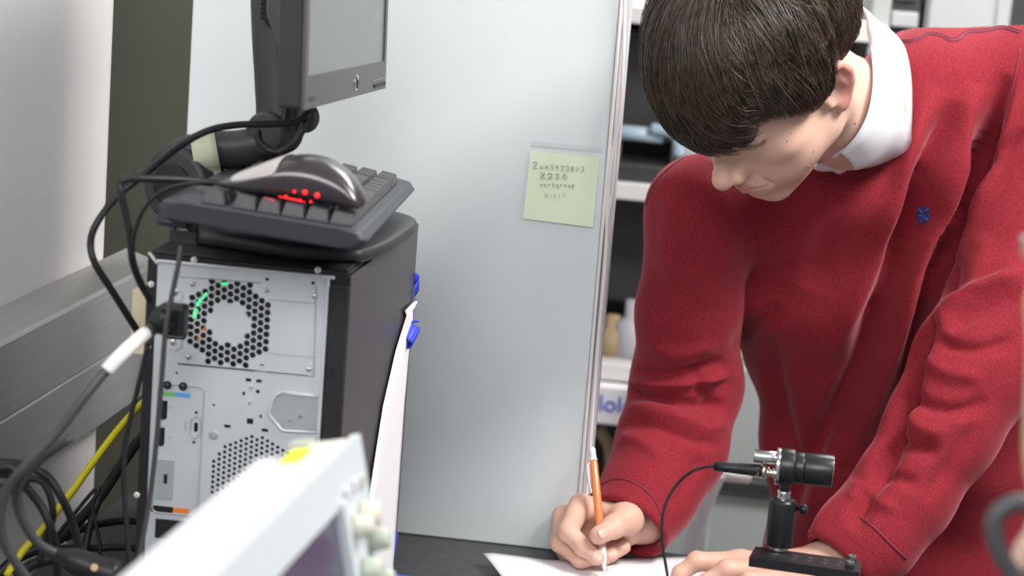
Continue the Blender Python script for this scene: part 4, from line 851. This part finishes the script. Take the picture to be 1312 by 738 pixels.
ib = [(985, 731, 2.135, .0130), (931, 730, 2.130, .0104), (906, 746, 2.130, .0090), (890, 768, 2.130, .0080)]
ic = [(1010, 742, 2.110, .0125), (960, 745, 2.105, .0100), (938, 762, 2.110, .0086), (925, 782, 2.115, .0078)]
ip = [(1030, 752, 2.095, .0115), (992, 762, 2.090, .0088), (972, 778, 2.095, .0076)]
it = [(1000, 728, 2.185, .0150), (960, 736, 2.205, .0110), (925, 742, 2.215, .0090)]
wl = (1062, 733, 2.145)
palml = [(wl, (950, 724, 2.162), .026, .0130), (wl, (985, 733, 2.138), .026, .0130), (wl, (1010, 744, 2.115), .025, .0125), (wl, (1028, 752, 2.100), .024, .0115), (wl, (1000, 730, 2.18), .024, .0150), ((950, 724, 2.162), (1012, 744, 2.118), .011, .011), (wl, (1115, 685, 2.16), .026, .030)]
c1_ = C(965, 735, 2.14); lv, lf = hand([(ia, 0), (ib, 0), (ic, 0), (ip, 0), (it, 0)], palml, c1_-[.115, .070, .075], c1_+[.15, .065, .085], .0015)
body_v.append(cam2world(lv)); body_f.append(lf); body_t.append(tint_tips(lv, [ia[-1], ib[-1]], [ia[1], ib[1], ia[0], ib[0]])+.04)
# torso core and forearms under the clothes join head and hands
def core(P):
    d = chain(P, [(C(1102, 156, 2.24), .044), (C(1112, 235, 2.35), .05), (C(1120, 330, 2.47), .09), (C(1140, 520, 2.55), .10), (C(1150, 800, 2.66), .11)], .04)
    d = smin(d, chain(P, [(C(1120, 235, 2.35), .05), (C(910, 285, 2.24), .040), (C(882, 490, 2.335), .036), (C(862, 600, 2.29), .034), (C(826, 664, 2.262), .026)], .02), .03)
    d = smin(d, chain(P, [(C(1120, 235, 2.35), .05), (C(1345, 150, 2.32), .035), (C(1308, 415, 2.225), .034), (C(1165, 630, 2.172), .028), (C(1062, 733, 2.145), .025)], .02), .03)
    return d
cv, cf = nets(core, (-.0+.12, -.42, -2.85), (.66, .24, -2.05), .010)
body_v.append(cam2world(cv)); body_f.append(cf); body_t.append(np.zeros(len(cv)))
n0 = np.cumsum([0]+[len(v) for v in body_v]); V_ = np.concatenate(body_v); F4 = np.concatenate([f+n for f, n in zip(body_f, n0)])
body = mesh_np('body', V_, F4, M['skin'], me_)
at = body.data.attributes.new('tint', 'FLOAT', 'POINT'); at.data.foreach_set('value', np.clip(np.concatenate(body_t), 0, 1).astype(np.float32)[:len(body.data.vertices)])
# nails
def nail(px, py, d, tip, base, w, l, off=.0):
    c = C(px, py, d); a = C(*tip[:3])-C(*base[:3]); a /= np.linalg.norm(a); nrm = -c/np.linalg.norm(c); nrm = nrm-a*(nrm@a); nrm /= np.linalg.norm(nrm); b = np.cross(a, nrm); c = C(*tip[:3])*(1-off)+C(*base[:3])*off
    rows = []; r = tip[3]
    for s in np.linspace(-1, 1, 9):
        ww = w*math.sqrt(max(0.05, 1-abs(s)**3.2)); rows.append([cam2world(c+a*(s*l+.001)+nrm*(r*1.04*math.cos(t*ww/r)-.0002-.0012*max(0, s)**2)+b*r*math.sin(t*ww/r)) for t in np.linspace(-1, 1, 9)])
    return G().sheet(rows).obj('fingernail', M['nail'], me_, True, solid=.0004)
nail(0, 0, 1, idx_[-1], idx_[-2], .0050, .0056) if False else None
nail(765, 715, 2.16, idx_[-1], idx_[-2], .0050, .0058); nail(767, 686, 2.15, thb_[-1], thb_[-2], .0062, .0068); nail(783, 711, 2.18, mid_[-1], mid_[-2], .0048, .0056); nail(799, 701, 2.2, rng_[-1], rng_[-2], .0046, .0054)

# ---- sweatshirt
Lsh, Rsh = (1340, 132, 2.27), (899, 270, 2.20)
r_arm = [((899, 270, 2.205), .060), ((882, 400, 2.285), .0575), ((880, 492, 2.335), .063), ((860, 572, 2.305), .0620), ((833, 628, 2.270), .0525), ((805, 674, 2.235), .0490)]
l_arm = [((1342, 132, 2.28), .100), ((1312, 300, 2.26), .089), ((1300, 415, 2.21), .078), ((1251, 466, 2.19), .068), ((1208, 547, 2.175), .0595), ((1156, 634, 2.165), .053), ((1112, 688, 2.155), .0515), ((1078, 722, 2.145), .046)]
ca = lambda ch: [(C(*p), r) for p, r in ch]
RA, LA = ca(r_arm), ca(l_arm)
def endcut(P, d, a, b, wall, depth):
    ax_ = b[0]-a[0]; ax_ = ax_/np.linalg.norm(ax_); s = (P-b[0])@ax_
    d = smax(d, s-.004, .004)
    cav = cone(P, b[0]-ax_*depth, b[0]+ax_*.05, b[1]-wall, b[1]-wall)
    return smax(d, -cav, .004)
def sweater(P):
    t = chain(P, [(C(899, 272, 2.225), .060), (C(1035, 245, 2.27), .078), (C(1205, 140, 2.31), .094), (C(1342, 132, 2.29), .100)], .03)
    t = smin(t, chain(P, [(C(1052, 238, 2.225), .050), (C(1105, 238, 2.245), .056), (C(1150, 205, 2.255), .062), (C(1182, 130, 2.275), .072)], .02), .025)
    t = smin(t, cone(P, C(1040, 330, 2.37), C(1235, 320, 2.38), .125, .140), .05)
    t = smin(t, cone(P, C(1072, 430, 2.45), C(1230, 430, 2.44), .118, .135), .05)
    t = smin(t, cone(P, C(1102, 560, 2.52), C(1225, 560, 2.50), .128, .135), .05)
    t = smin(t, cone(P, C(1118, 700, 2.575), C(1240, 700, 2.56), .135, .140), .05)
    t = smin(t, cone(P, C(1118, 760, 2.59), C(1240, 770, 2.58), .135, .140), .05)
    ra = endcut(P, chain(P, RA, .02), RA[-2], RA[-1], .0085, .035); la = endcut(P, chain(P, LA, .02), LA[-2], LA[-1], .0085, .03)
    d = smin(t, ra, .020); d = smin(d, la, .014)
    # neck opening
    d = smax(d, -chain(P, [(C(1088, 110, 2.07), .058), (C(1094, 148, 2.165), .0505)], .01), .008)
    # hem
    hn = C(1180, 800, 2.58)-C(1160, 560, 2.51); hn = hn/np.linalg.norm(hn); d = smax(d, (P-C(1180, 748, 2.56))@hn, .01)
    return d
sv, sf = nets(sweater, (.095, -.46, -2.78), (.72, .30, -1.98), .0038)
# folds, sculpted along lines on the cloth
def polyd(u, w, pts):
    best = np.full(len(u), 1e9); tt = np.zeros(len(u)); pts = spline([(a, b, 0) for a, b in pts], 4)[:, :2]; L = 0; tot = np.linalg.norm(np.diff(pts, axis=0), axis=1).sum()
    side = np.zeros(len(u))
    for a, b in zip(pts[:-1], pts[1:]):
        ab = b-a; l = np.linalg.norm(ab)
        if l < 1e-6: continue
        t = np.clip(((u-a[0])*ab[0]+(w-a[1])*ab[1])/l**2, 0, 1); dx = u-a[0]-t*ab[0]; dy = w-a[1]-t*ab[1]; q = np.hypot(dx, dy)
        m = q < best; best[m] = q[m]; tt[m] = ((L+t*l)/tot)[m]; side[m] = np.sign(ab[0]*dy-ab[1]*dx)[m]; L += l
    return best, tt, side
folds = [  # points, half width (px), height (mm), one-sided flag
 ([(1252, 108), (1232, 165), (1212, 225), (1190, 300), (1168, 370), (1140, 450), (1108, 540), (1085, 600)], 14, 15, 0),
 ([(1290, 95), (1268, 170), (1235, 235), (1212, 300), (1190, 370), (1172, 450), (1150, 530), (1125, 600)], 11, -24, 0),
 ([(1226, 130), (1200, 190), (1180, 250), (1152, 330), (1125, 400), (1095, 480), (1050, 570), (1015, 650)], 14, -20, 0),
 ([(1200, 110), (1172, 175), (1150, 250), (1120, 330), (1090, 400), (1050, 470)], 15, 8, 0),
 ([(1180, 200), (1155, 270), (1130, 330)], 9, -4, 0),
 ([(1310, 100), (1285, 180), (1262, 240), (1235, 280)], 11, 6, 0),
 ([(1312, 165), (1275, 205), (1240, 245), (1222, 268), (1212, 300)], 7, -7, 0),
 ([(1120, 420), (1080, 520), (1050, 610), (1035, 700)], 18, 8, 0),
 ([(985, 430), (1000, 520), (1015, 590), (1020, 660)], 12, -6, 0),
 ([(972, 470), (982, 560), (990, 640), (992, 700)], 10, 5, 0),
 ([(1160, 560), (1120, 620), (1090, 680)], 13, -8, 0),
 ([(1075, 235), (1060, 300), (1035, 370)], 22, -4, 0), ([(990, 275), (960, 330), (950, 390)], 26, -4, 0),
 ([(1000, 390), (960, 430), (945, 455)], 12, -6, 0), ([(905, 225), (930, 300), (965, 380), (1010, 430)], 20, 4, 0),
 ([(868, 240), (858, 300), (862, 370)], 14, 4, 0),
 # right sleeve bunches
 ([(800, 470), (830, 480), (880, 478), (930, 462)], 7, -7, 0), ([(803, 486), (835, 493), (880, 490), (945, 478)], 7, 8, 0),
 ([(797, 505), (830, 506), (870, 515), (930, 520)], 6, -9, 0), ([(800, 522), (850, 528), (900, 545), (940, 548)], 9, 6, 0),
 ([(792, 545), (830, 545), (880, 562), (925, 572)], 7, -5, 0), ([(885, 470), (900, 500), (930, 530)], 8, -5, 0),
 ([(830, 440), (870, 455), (920, 440)], 9, 4, 0), ([(940, 470), (915, 510), (895, 560)], 8, -4, 0), ([(790, 560), (820, 565), (850, 590)], 8, 4, 0),
 ([(900, 580), (880, 620), (860, 650)], 7, -3, 0), ([(806, 492), (812, 500), (806, 508)], 6, -5, 0),
 # left sleeve
 ([(1312, 345), (1270, 366), (1235, 384), (1212, 396), (1198, 415)], 9, 10, 0), ([(1312, 368), (1275, 392), (1240, 408), (1215, 425)], 9, -6, 0),
 ([(1192, 430), (1230, 448), (1270, 445), (1300, 430)], 9, -6, 0), ([(1180, 455), (1215, 478), (1260, 482)], 11, 5, 0),
 ([(1158, 500), (1195, 522), (1235, 525), (1265, 510)], 9, -7, 0), ([(1150, 520), (1180, 548), (1215, 556)], 10, 5, 0), ([(1135, 548), (1165, 572), (1205, 580)], 8, -6, 0),
 ([(1112, 590), (1140, 610), (1180, 620)], 9, -5, 0), ([(1105, 612), (1125, 640), (1150, 655)], 8, 4, 0), ([(1250, 540), (1220, 590), (1180, 640)], 10, -2.5, 0), ([(1100, 615), (1090, 640)], 7, 3, 0),
 ([(1225, 330), (1218, 370), (1205, 400)], 8, -4, 0), ([(1265, 300), (1250, 350), (1255, 380)], 14, 3, 0)]
def AMP(pts): return 1.9 if np.mean([p[1] for p in pts]) > 0 and 960 < np.mean([p[0] for p in pts]) < 1225 and pts[-1][1]-pts[0][1] > 60 else 1.35
def sculpt(v, f, passes=1):
    n = vnormals(v, f); view = -v/np.linalg.norm(v, axis=1)[:, None]; fac = np.clip((n*view).sum(1)*2.2, 0, 1)
    u = 656+F*v[:, 0]/-v[:, 2]; w = 369-F*v[:, 1]/-v[:, 2]; disp = np.zeros(len(v))
    for pts, hw, amp, _ in folds:
        d, t, s = polyd(u, w, pts); disp += AMP(pts)*amp/1000*np.exp(-(d/hw)**2)*np.clip(np.minimum(t, 1-t)*5, 0, 1)**.8
    # small wrinkles
    ph = v@np.array([41., 17., 9.]); disp += .0010*np.sin(ph+2*np.sin(v@np.array([9., -31., 12.])))*np.sin(v@np.array([-13., 37., 21.])+1.3)
    return v+n*(disp*fac)[:, None]
sv = sculpt(sv, sf)
def sweater_mat():
    m = mat('red_fleece', (.36, .024, .040), .88, sheen=.35, spec=.15); nt = m.node_tree; b = nt.nodes['Principled BSDF']; tc = nt.nodes.new('ShaderNodeTexCoord')
    n = nt.nodes.new('ShaderNodeTexNoise'); n.inputs['Scale'].default_value = 650; n.inputs['Detail'].default_value = 3; nt.links.new(tc.outputs['Object'], n.inputs['Vector'])
    r = nt.nodes.new('ShaderNodeValToRGB'); r.color_ramp.elements[0].position = .32; r.color_ramp.elements[1].position = .68
    r.color_ramp.elements[0].color = (.17, .013, .022, 1); r.color_ramp.elements[1].color = (.31, .026, .038, 1); nt.links.new(n.outputs['Fac'], r.inputs[0]); nt.links.new(r.outputs[0], b.inputs['Base Color'])
    bp = nt.nodes.new('ShaderNodeBump'); bp.inputs['Strength'].default_value = .35; bp.inputs['Distance'].default_value = .0012; nt.links.new(n.outputs['Fac'], bp.inputs['Height']); nt.links.new(bp.outputs[0], b.inputs['Normal'])
    b.inputs['Sheen Tint'].default_value = (.9, .35, .4, 1); return m
M['sweater'] = sweater_mat(); M['seam'] = mat('seam_thread', (.19, .025, .05), .8); M['purple_seam'] = mat('purple_seam', (.12, .035, .075), .8)
swo = mesh_np('sweatshirt', cam2world(sv), sf, M['sweater'], me_)
bv_s = BVHTree.FromPolygons([tuple(v) for v in cam2world(sv)], [tuple(q) for q in sf.tolist()])
bv_b = BVHTree.FromPolygons([tuple(v) for v in V_], [tuple(q) for q in F4.tolist()])
def hit(px, py, tree=None, off=.0, default=None):
    r = ray(px, py); L = np.linalg.norm(r); loc, nrm, i, d = (tree or bv_s).ray_cast(Vector(CP), Vector(r/L))
    if loc is None: return PD(px, py, default) if default else None
    return np.array(loc)-r/L*off
def seam(pts, r, m, name='seam', off=0.0006, stitches=False):
    P3 = [hit(*q, off=off) for q in spline([(a, b, 0) for a, b in pts], 6)[:, :2]]; P3 = [p for p in P3 if p is not None]
    o = G().tube(P3, r, 6).obj(name, M[m], swo, True)
    return o
seam([(770, 620), (790, 613), (812, 618), (832, 632), (845, 652), (851, 672)], .0009, 'seam')
seam([(1101, 662), (1120, 676), (1142, 698), (1161, 716)], .0010, 'seam')
seam([(836, 232), (845, 262), (858, 300), (876, 345), (896, 385)], .0008, 'seam')
seam([(899, 190), (872, 205), (850, 222), (836, 240), (828, 262)], .0013, 'seam')
seam([(1152, 54), (1172, 52), (1190, 44), (1205, 46), (1218, 52), (1230, 50), (1240, 42), (1262, 40), (1285, 36), (1306, 42)], .0010, 'purple_seam')
seam([(1150, 52), (1170, 50), (1188, 42), (1206, 43), (1220, 49), (1238, 39), (1262, 37), (1285, 33), (1308, 39)], .0007, 'seam')
seam([(1308, 62), (1298, 110), (1286, 150), (1278, 178)], .0007, 'seam')
seam([(1040, 230), (1058, 234), (1080, 232), (1110, 222), (1140, 206)], .0008, 'seam')
# blue embroidered emblem
M['emblem'] = mat('blue_embroidery', (.025, .035, .19), .7, bump=.6, bscale=1500); M['emblem_light'] = mat('pale_embroidery', (.13, .15, .38), .7)
def patch(shape, off, th, m, name, par):
    P3 = [hit(*q, off=off) for q in shape]; v1 = hit(1182, 276, off=0); cc = np.mean(P3, axis=0)
    return G().add([cc]+P3, [(0, i+1, (i+1) % len(P3)+1) for i in range(len(P3))]).obj(name, M[m], par, False, solid=th)
em = patch([(1175, 266), (1180, 264), (1184, 267), (1188, 265), (1191, 270), (1189, 274), (1192, 279), (1189, 284), (1184, 283), (1182, 288), (1177, 287), (1178, 281), (1173, 277), (1176, 272)], .0012, .0012, 'emblem', 'chest_emblem', swo)
for a, b in (((1177, 268), (1182, 272)), ((1185, 270), (1189, 268)), ((1177, 276), (1183, 277)), ((1184, 279), (1189, 282)), ((1179, 284), (1182, 282))):
    G().tube([hit(*a, off=.0022), hit(*b, off=.0022)], .0006, 5).obj('emblem_stitch', M['emblem_light'], em)
# ---- white collar
M['collar'] = mat('white_pique', (.80, .80, .84), .8, bump=.25, bscale=1400, sheen=.1)
ci = [(1108, 14), (1113, 40), (1117, 68), (1119, 96), (1117, 124), (1111, 148), (1100, 170), (1089, 184), (1076, 196)]
co = [(1112, 26), (1138, 38), (1157, 60), (1165, 92), (1167, 128), (1166, 164), (1162, 190), (1128, 209), (1094, 217)]
rows = []
for a, b in zip(ci, co):
    A = hit(*a, tree=bv_b, off=.006, default=2.08); B = hit(*b, off=.006, default=2.14)
    dA, dB = (A-CP)@(-CM[:, 2]), (B-CP)@(-CM[:, 2])
    if dA > 2.16: A = PD(*a, 2.10); dA = 2.10
    if dB > 2.30: B = PD(*b, 2.20)
    row = []
    for t in np.linspace(0, 1, 7):
        P = A*(1-t)+B*t; P = P+CM[:, 2]*(.012*math.sin(math.pi*min(1, t*1.05))**.7+.002)
        rr_ = P-CP; L_1 = np.linalg.norm(rr_); hb = bv_b.ray_cast(Vector(CP), Vector(rr_/L_1))
        if hb[0] is not None and hb[3] < L_1+.018: P = CP+rr_/L_1*(hb[3]-.018)
        row.append(P)
    rows.append([np.array(A)-CM[:, 2]*.012+CM[:, 0]*.002]+row)
for sh1 in (.022, .055):
    rows.insert(0, [np.array(p)-CM[:, 2]*(sh1 if sh1 < .03 else .033)-CM[:, 0]*(sh1 if sh1 < .03 else .030)*.7+CM[:, 1]*.010 for p in rows[0]])
rs = []
for j in range(8): rs.append(spline([r[j] for r in rows], 4))
G().sheet(rs).obj('collar', M['collar'], me_, True, solid=.0026)
c2i = [(1036, 212), (1052, 208), (1068, 200), (1080, 192), (1092, 186)]; c2o = [(1045, 217), (1056, 219), (1067, 219), (1077, 222), (1097, 208)]
rows = []
for a, b in zip(c2i, c2o):
    A = hit(*a, tree=bv_b, off=.002, default=2.15); B = hit(*b, off=.004, default=2.2)
    rows.append([A*(1-t)+B*t+CM[:, 2]*.003*math.sin(math.pi*t) for t in np.linspace(0, 1, 5)])
G().sheet([spline([r[j] for r in rows], 4) for j in range(5)]).obj('collar_placket', M['collar'], me_, True, solid=.0022)
for px, py, r in ((1095, 158, .0013), (1042, 194, .0008), (1008, 181, .0007), (1013, 171, .0005)):
    P = hit(px, py, tree=bv_b)
    if P is not None: G().lathe([(-.0005, r), (.0003, r), (.0005, 0)], P, CP-P, 10).obj('mole', M['mole'], body, True)

# ---- hair
M['hair'] = mat('dark_brown_hair', (.040, .026, .017), .42, spec=.6); M['hair_strand'] = mat('brown_hair_strand', (.064, .042, .026), .36, var=.55, scale=90, spec=.7)
SCn = mm(0, -6, 46); RSK = mm(76.5, 98.5, 89.5); RSH = mm(109, 130, 116)
cax = np.array([0, -.36, .93]); cax /= np.linalg.norm(cax); fax = np.array([0, 1., 0]); fax -= cax*(fax@cax); fax /= np.linalg.norm(fax); xax = np.array([1., 0, 0])
def angles(p):
    q = (np.asarray(p)-SCn)/RSK; q = q/np.linalg.norm(q); return math.atan2(q@xax, q@fax), math.acos(np.clip(q@cax, -1, 1))
hemp = [(0, 98, 38), (-18, 96, 36), (-34, 86, 42), (-42, 81, 48), (-50, 76, 58), (-57, 68, 64), (-63, 57, 56), (-67, 46, 42), (-71, 34, 26), (-73, 24, 12), (-75, 16, 6), (-76, 12, 30), (-76, 4, 50), (-76, -14, 56), (-77, -30, 26), (-72, -46, -8), (-55, -70, -24), (0, -90, -30)]
hemp = [angles(mm(*p)) for p in hemp]; hemp += [(-a, b) for a, b in hemp[1:-1]]; hemp.sort(); ht = np.array([a for a, b in hemp]); hp = np.array([b for a, b in hemp])
ht3 = np.concatenate([ht-2*math.pi, ht, ht+2*math.pi]); hp3 = np.tile(hp, 3)
def hem(th): return np.interp((th+math.pi) % (2*math.pi)-math.pi, ht3, hp3)
def hpos(th, s, k=1.):
    """th: direction round the crown, s: 0 crown .. 1 hem, k: height in the hair"""
    th = np.asarray(th); ph = hem(th)*s; front = np.clip(np.cos(th), 0, 1)**1.2
    lift = (1-np.clip((s-.45)/.62, 0, 1)**1.8*(.95-.36*front))*k
    dr = (np.cos(ph)[..., None]*cax+np.sin(ph)[..., None]*(np.cos(th)[..., None]*fax+np.sin(th)[..., None]*xax))
    R_2 = RSK+(RSH-RSK)*lift[..., None]; return SCn+dr*R_2
gth, gs = np.meshgrid(np.linspace(-math.pi, math.pi, 121)[:-1], np.linspace(.0, 1.0, 40), indexing='ij')
cap = hpos(gth, gs*.985, .74); a_, b_ = cap.shape[:2]; I_ = np.arange(a_*b_).reshape(a_, b_); J = np.roll(I_, -1, 0)
inner = hpos(gth[:, -1:], gs[:, -1:]*1.0, -.25); V2 = np.concatenate([cap.reshape(-1, 3), inner.reshape(-1, 3)])
f1 = np.stack([I_[:, :-1], I_[:, 1:], J[:, 1:], J[:, :-1]], -1).reshape(-1, 4); i2 = a_*b_+np.arange(a_); f2 = np.stack([I_[:, -1], i2, np.roll(i2, -1), J[:, -1]], -1)
hair = mesh_np('hair', cam2world(h2c(V2)), np.concatenate([f1, f2]), M['hair'], me_)
NC = 560; per = 20; npnt = 11; SV = []; SFc = []; base = 0
tri = np.array([[0, 1, 4, 3], [1, 2, 5, 4], [2, 0, 3, 5]])
for c_ in range(NC):
    th0 = rng.uniform(-math.pi, math.pi); s0 = rng.uniform(0, .80)**.8; ln = rng.uniform(.40, .75); sw = rng.uniform(-.25, .15)-.30*max(0, math.cos(th0)); lk = rng.uniform(.74, 1.16); bend = rng.uniform(-.10, .10)
    s1_ = min(1.0+rng.uniform(-.05, .045), s0+ln); nn = per
    for q in range(nn):
        dt = rng.normal(0, .10)/max(.35, math.sin(max(.25, s0*1.8))); ds = rng.normal(0, .02); t = np.linspace(0, 1, npnt)
        th = th0+sw*t+bend*np.sin(t*3)+dt*(1-.84*t**.8)+rng.normal(0, .004, 1); s = np.clip(s0+ds+(s1_-s0+rng.normal(0, .018))*t, 0.01, 1.06)
        k = (lk+rng.normal(0, .035)-.12*(1-t)*0+.05*np.sin(t*3.1+q))*np.clip(.86+.3*t, 0, 1.0)
        p = cam2world(h2c(hpos(th, s, k)))
        d = np.gradient(p, axis=0); d /= np.linalg.norm(d, axis=1)[:, None]+1e-9; u = np.cross(d, rng.normal(size=3)); u /= np.linalg.norm(u, axis=1)[:, None]+1e-9; w = np.cross(d, u)
        r = .00046*(1-.75*t**2)[:, None]*rng.uniform(.6, 1.25)
        for a in range(3): pass
        ringv = np.stack([p+r*(math.cos(a)*u+math.sin(a)*w) for a in (0, 2.094, 4.189)], 1).reshape(-1, 3); SV.append(ringv)
        SFc.append((tri[None]+3*np.arange(npnt-1)[:, None, None]).reshape(-1, 4)+base); base += len(ringv)
st_ = mesh_np('hair_strands', np.concatenate(SV), np.concatenate(SFc), M['hair_strand'], hair); st_['kind'] = 'stuff'
# flyaway hairs at the edges
SV = []; SFc = []; base = 0
for q in range(260):
    th0 = rng.uniform(-math.pi, math.pi); s0 = rng.uniform(.1, .75); t = np.linspace(0, 1, npnt); p = cam2world(h2c(hpos(th0+rng.uniform(-.5, .3)*t, np.clip(s0+rng.uniform(.15, .35)*t, 0, 1.02), 1.06+rng.uniform(0, .16)*t)))
    d = np.gradient(p, axis=0); u = np.cross(d, rng.normal(size=3)); u /= np.linalg.norm(u, axis=1)[:, None]; w = np.cross(d, u); w /= np.linalg.norm(w, axis=1)[:, None]
    ringv = np.stack([p+.00016*(math.cos(a)*u+math.sin(a)*w) for a in (0, 2.094, 4.189)], 1).reshape(-1, 3); SV.append(ringv); SFc.append((tri[None]+3*np.arange(npnt-1)[:, None, None]).reshape(-1, 4)+base); base += len(ringv)
fl = mesh_np('flyaway_hairs', np.concatenate(SV), np.concatenate(SFc), M['hair_strand'], hair); fl['kind'] = 'stuff'
# eyelashes and eyebrow
for sgn in (-1, 1):
    g = G()
    for i in range(26):
        t = i/25; a = mm(23, 87.6, 25.5)*(1-t)+mm(49, 77.5, 30.5)*t+mm(0, 0, -1.2*math.sin(3.14*t)); a = a*np.array([sgn, 1, 1]); L = .0065+.002*math.sin(t*3)
        o_ = np.array([sgn*(.15+.5*t), .9, -.55+rng.uniform(-.15, .1)]); o_ /= np.linalg.norm(o_)
        pts_ = [a, a+o_*L*.5+mm(0, 0, -.6), a+o_*L+mm(0, 0, .6)]; g.tube([cam2world(h2c(p)) for p in pts_], [.00032, .00022, .00006], 4)
    e_ = g.obj('eyelashes', M['hair'], me_); e_['kind'] = 'stuff'
    g = G()
    for i in range(60):
        t = rng.uniform(0, 1); a = mm(14, 97, 48)*(1-t)+mm(49, 80, 50)*t+mm(0, 0, 3*math.sin(t*3.1))+np.array([0, .0005, rng.uniform(-.003, .003)]); a = a*np.array([sgn, 1, 1])
        g.tube([cam2world(h2c(a)), cam2world(h2c(a+np.array([sgn*.006, -.0015, .0015])))], [.0003, .0001], 4)
    e_ = g.obj('eyebrow', M['hair'], me_); e_['kind'] = 'stuff'
# ---- trousers and shoes (below the frame, so the figure stands on the floor)
M['trousers'] = mat('dark_trousers', (.018, .019, .024), .8)
hipc = cam2world(pixcam(1180, 735, 2.57)); g = G()
W_ = lambda p: (np.asarray(p)-CP)@CM
hx, hy, hz_ = hipc
def legs(P):
    d = ell(P, (hx, hy, hz_+.0), (.165, .115, .10))
    for s in (-1, 1): d = smin(d, chain(P, [(np.array((hx+s*.085, hy, hz_-.06)), .085), (np.array((hx+s*.10, hy+.03, .50)), .066), (np.array((hx+s*.11, hy+.06, .09)), .052)], .03), .03)
    return d
tv, tf = nets(legs, (hx-.26, hy-.17, .03), (hx+.26, hy+.22, hz_+.14), .013)
mesh_np('trousers', tv, tf, M['trousers'], me_)
for s in (-1, 1):
    fx, fy = hx+s*.11, hy+.03
    def shoe(P): return smax(smin(ell(P, (fx, fy-.06, .045), (.048, .11, .045)), ell(P, (fx, fy+.03, .06), (.042, .06, .06)), .03), -(P[:, 2]-.001), .004)
    a_v, a_f = nets(shoe, (fx-.07, fy-.2, -.02), (fx+.07, fy+.12, .14), .009); mesh_np('shoe', a_v, a_f, M['case_black'], me_)

# ================================================================ PENCIL
tipP = PZ(775.5, 741, DZ+.0042); topP = PD(758.5, 573, 2.215); av = topP-tipP; PLn = np.linalg.norm(av); av /= PLn
pn = thing('mechanical_pencil', 'orange mechanical pencil with clear clip held upright in the writing hand', 'pencil', tipP)
def seg(name, a, b, prof, m, n=20, par=None): return G().lathe([(h, r) for h, r in prof], tipP+av*a, av, n).obj(name, M[m], par or pn, True)
seg('lead', 0, 0, [(0, .0003), (.004, .0003)], 'pencil_ink', 8)
seg('tip', 0, 0, [(.003, .0006), (.008, .0012), (.022, .0036), (.036, .0044)], 'white_plastic')
seg('barrel', 0, 0, [(.036, .0045), (.040, .0049), (PLn-.018, .0047), (PLn-.0155, .0042)], 'pencil_orange', 10)
seg('collar', 0, 0, [(PLn-.0155, .0040), (PLn-.014, .0046), (PLn-.0125, .0040), (PLn-.012, .0032)], 'white_plastic')
seg('cap', 0, 0, [(PLn-.012, .0032), (PLn-.011, .0037), (PLn-.002, .0036), (PLn, .0022)], 'white_plastic')
sd = -CM[:, 0]*.9+CM[:, 2]*.3; sd -= av*(sd@av); sd /= np.linalg.norm(sd); wv2 = np.cross(av, sd)
g = G(); rows = [[tipP+av*(PLn-a)+sd*b+wv2*c for c in (-.0017, 0, .0017)] for a, b in ((.019, .0048), (.020, .0078), (.026, .0082), (.040, .0078), (.050, .0066), (.053, .0070))]
g.sheet(rows).obj('clip', M['clear_plastic'], pn, solid=.0011)
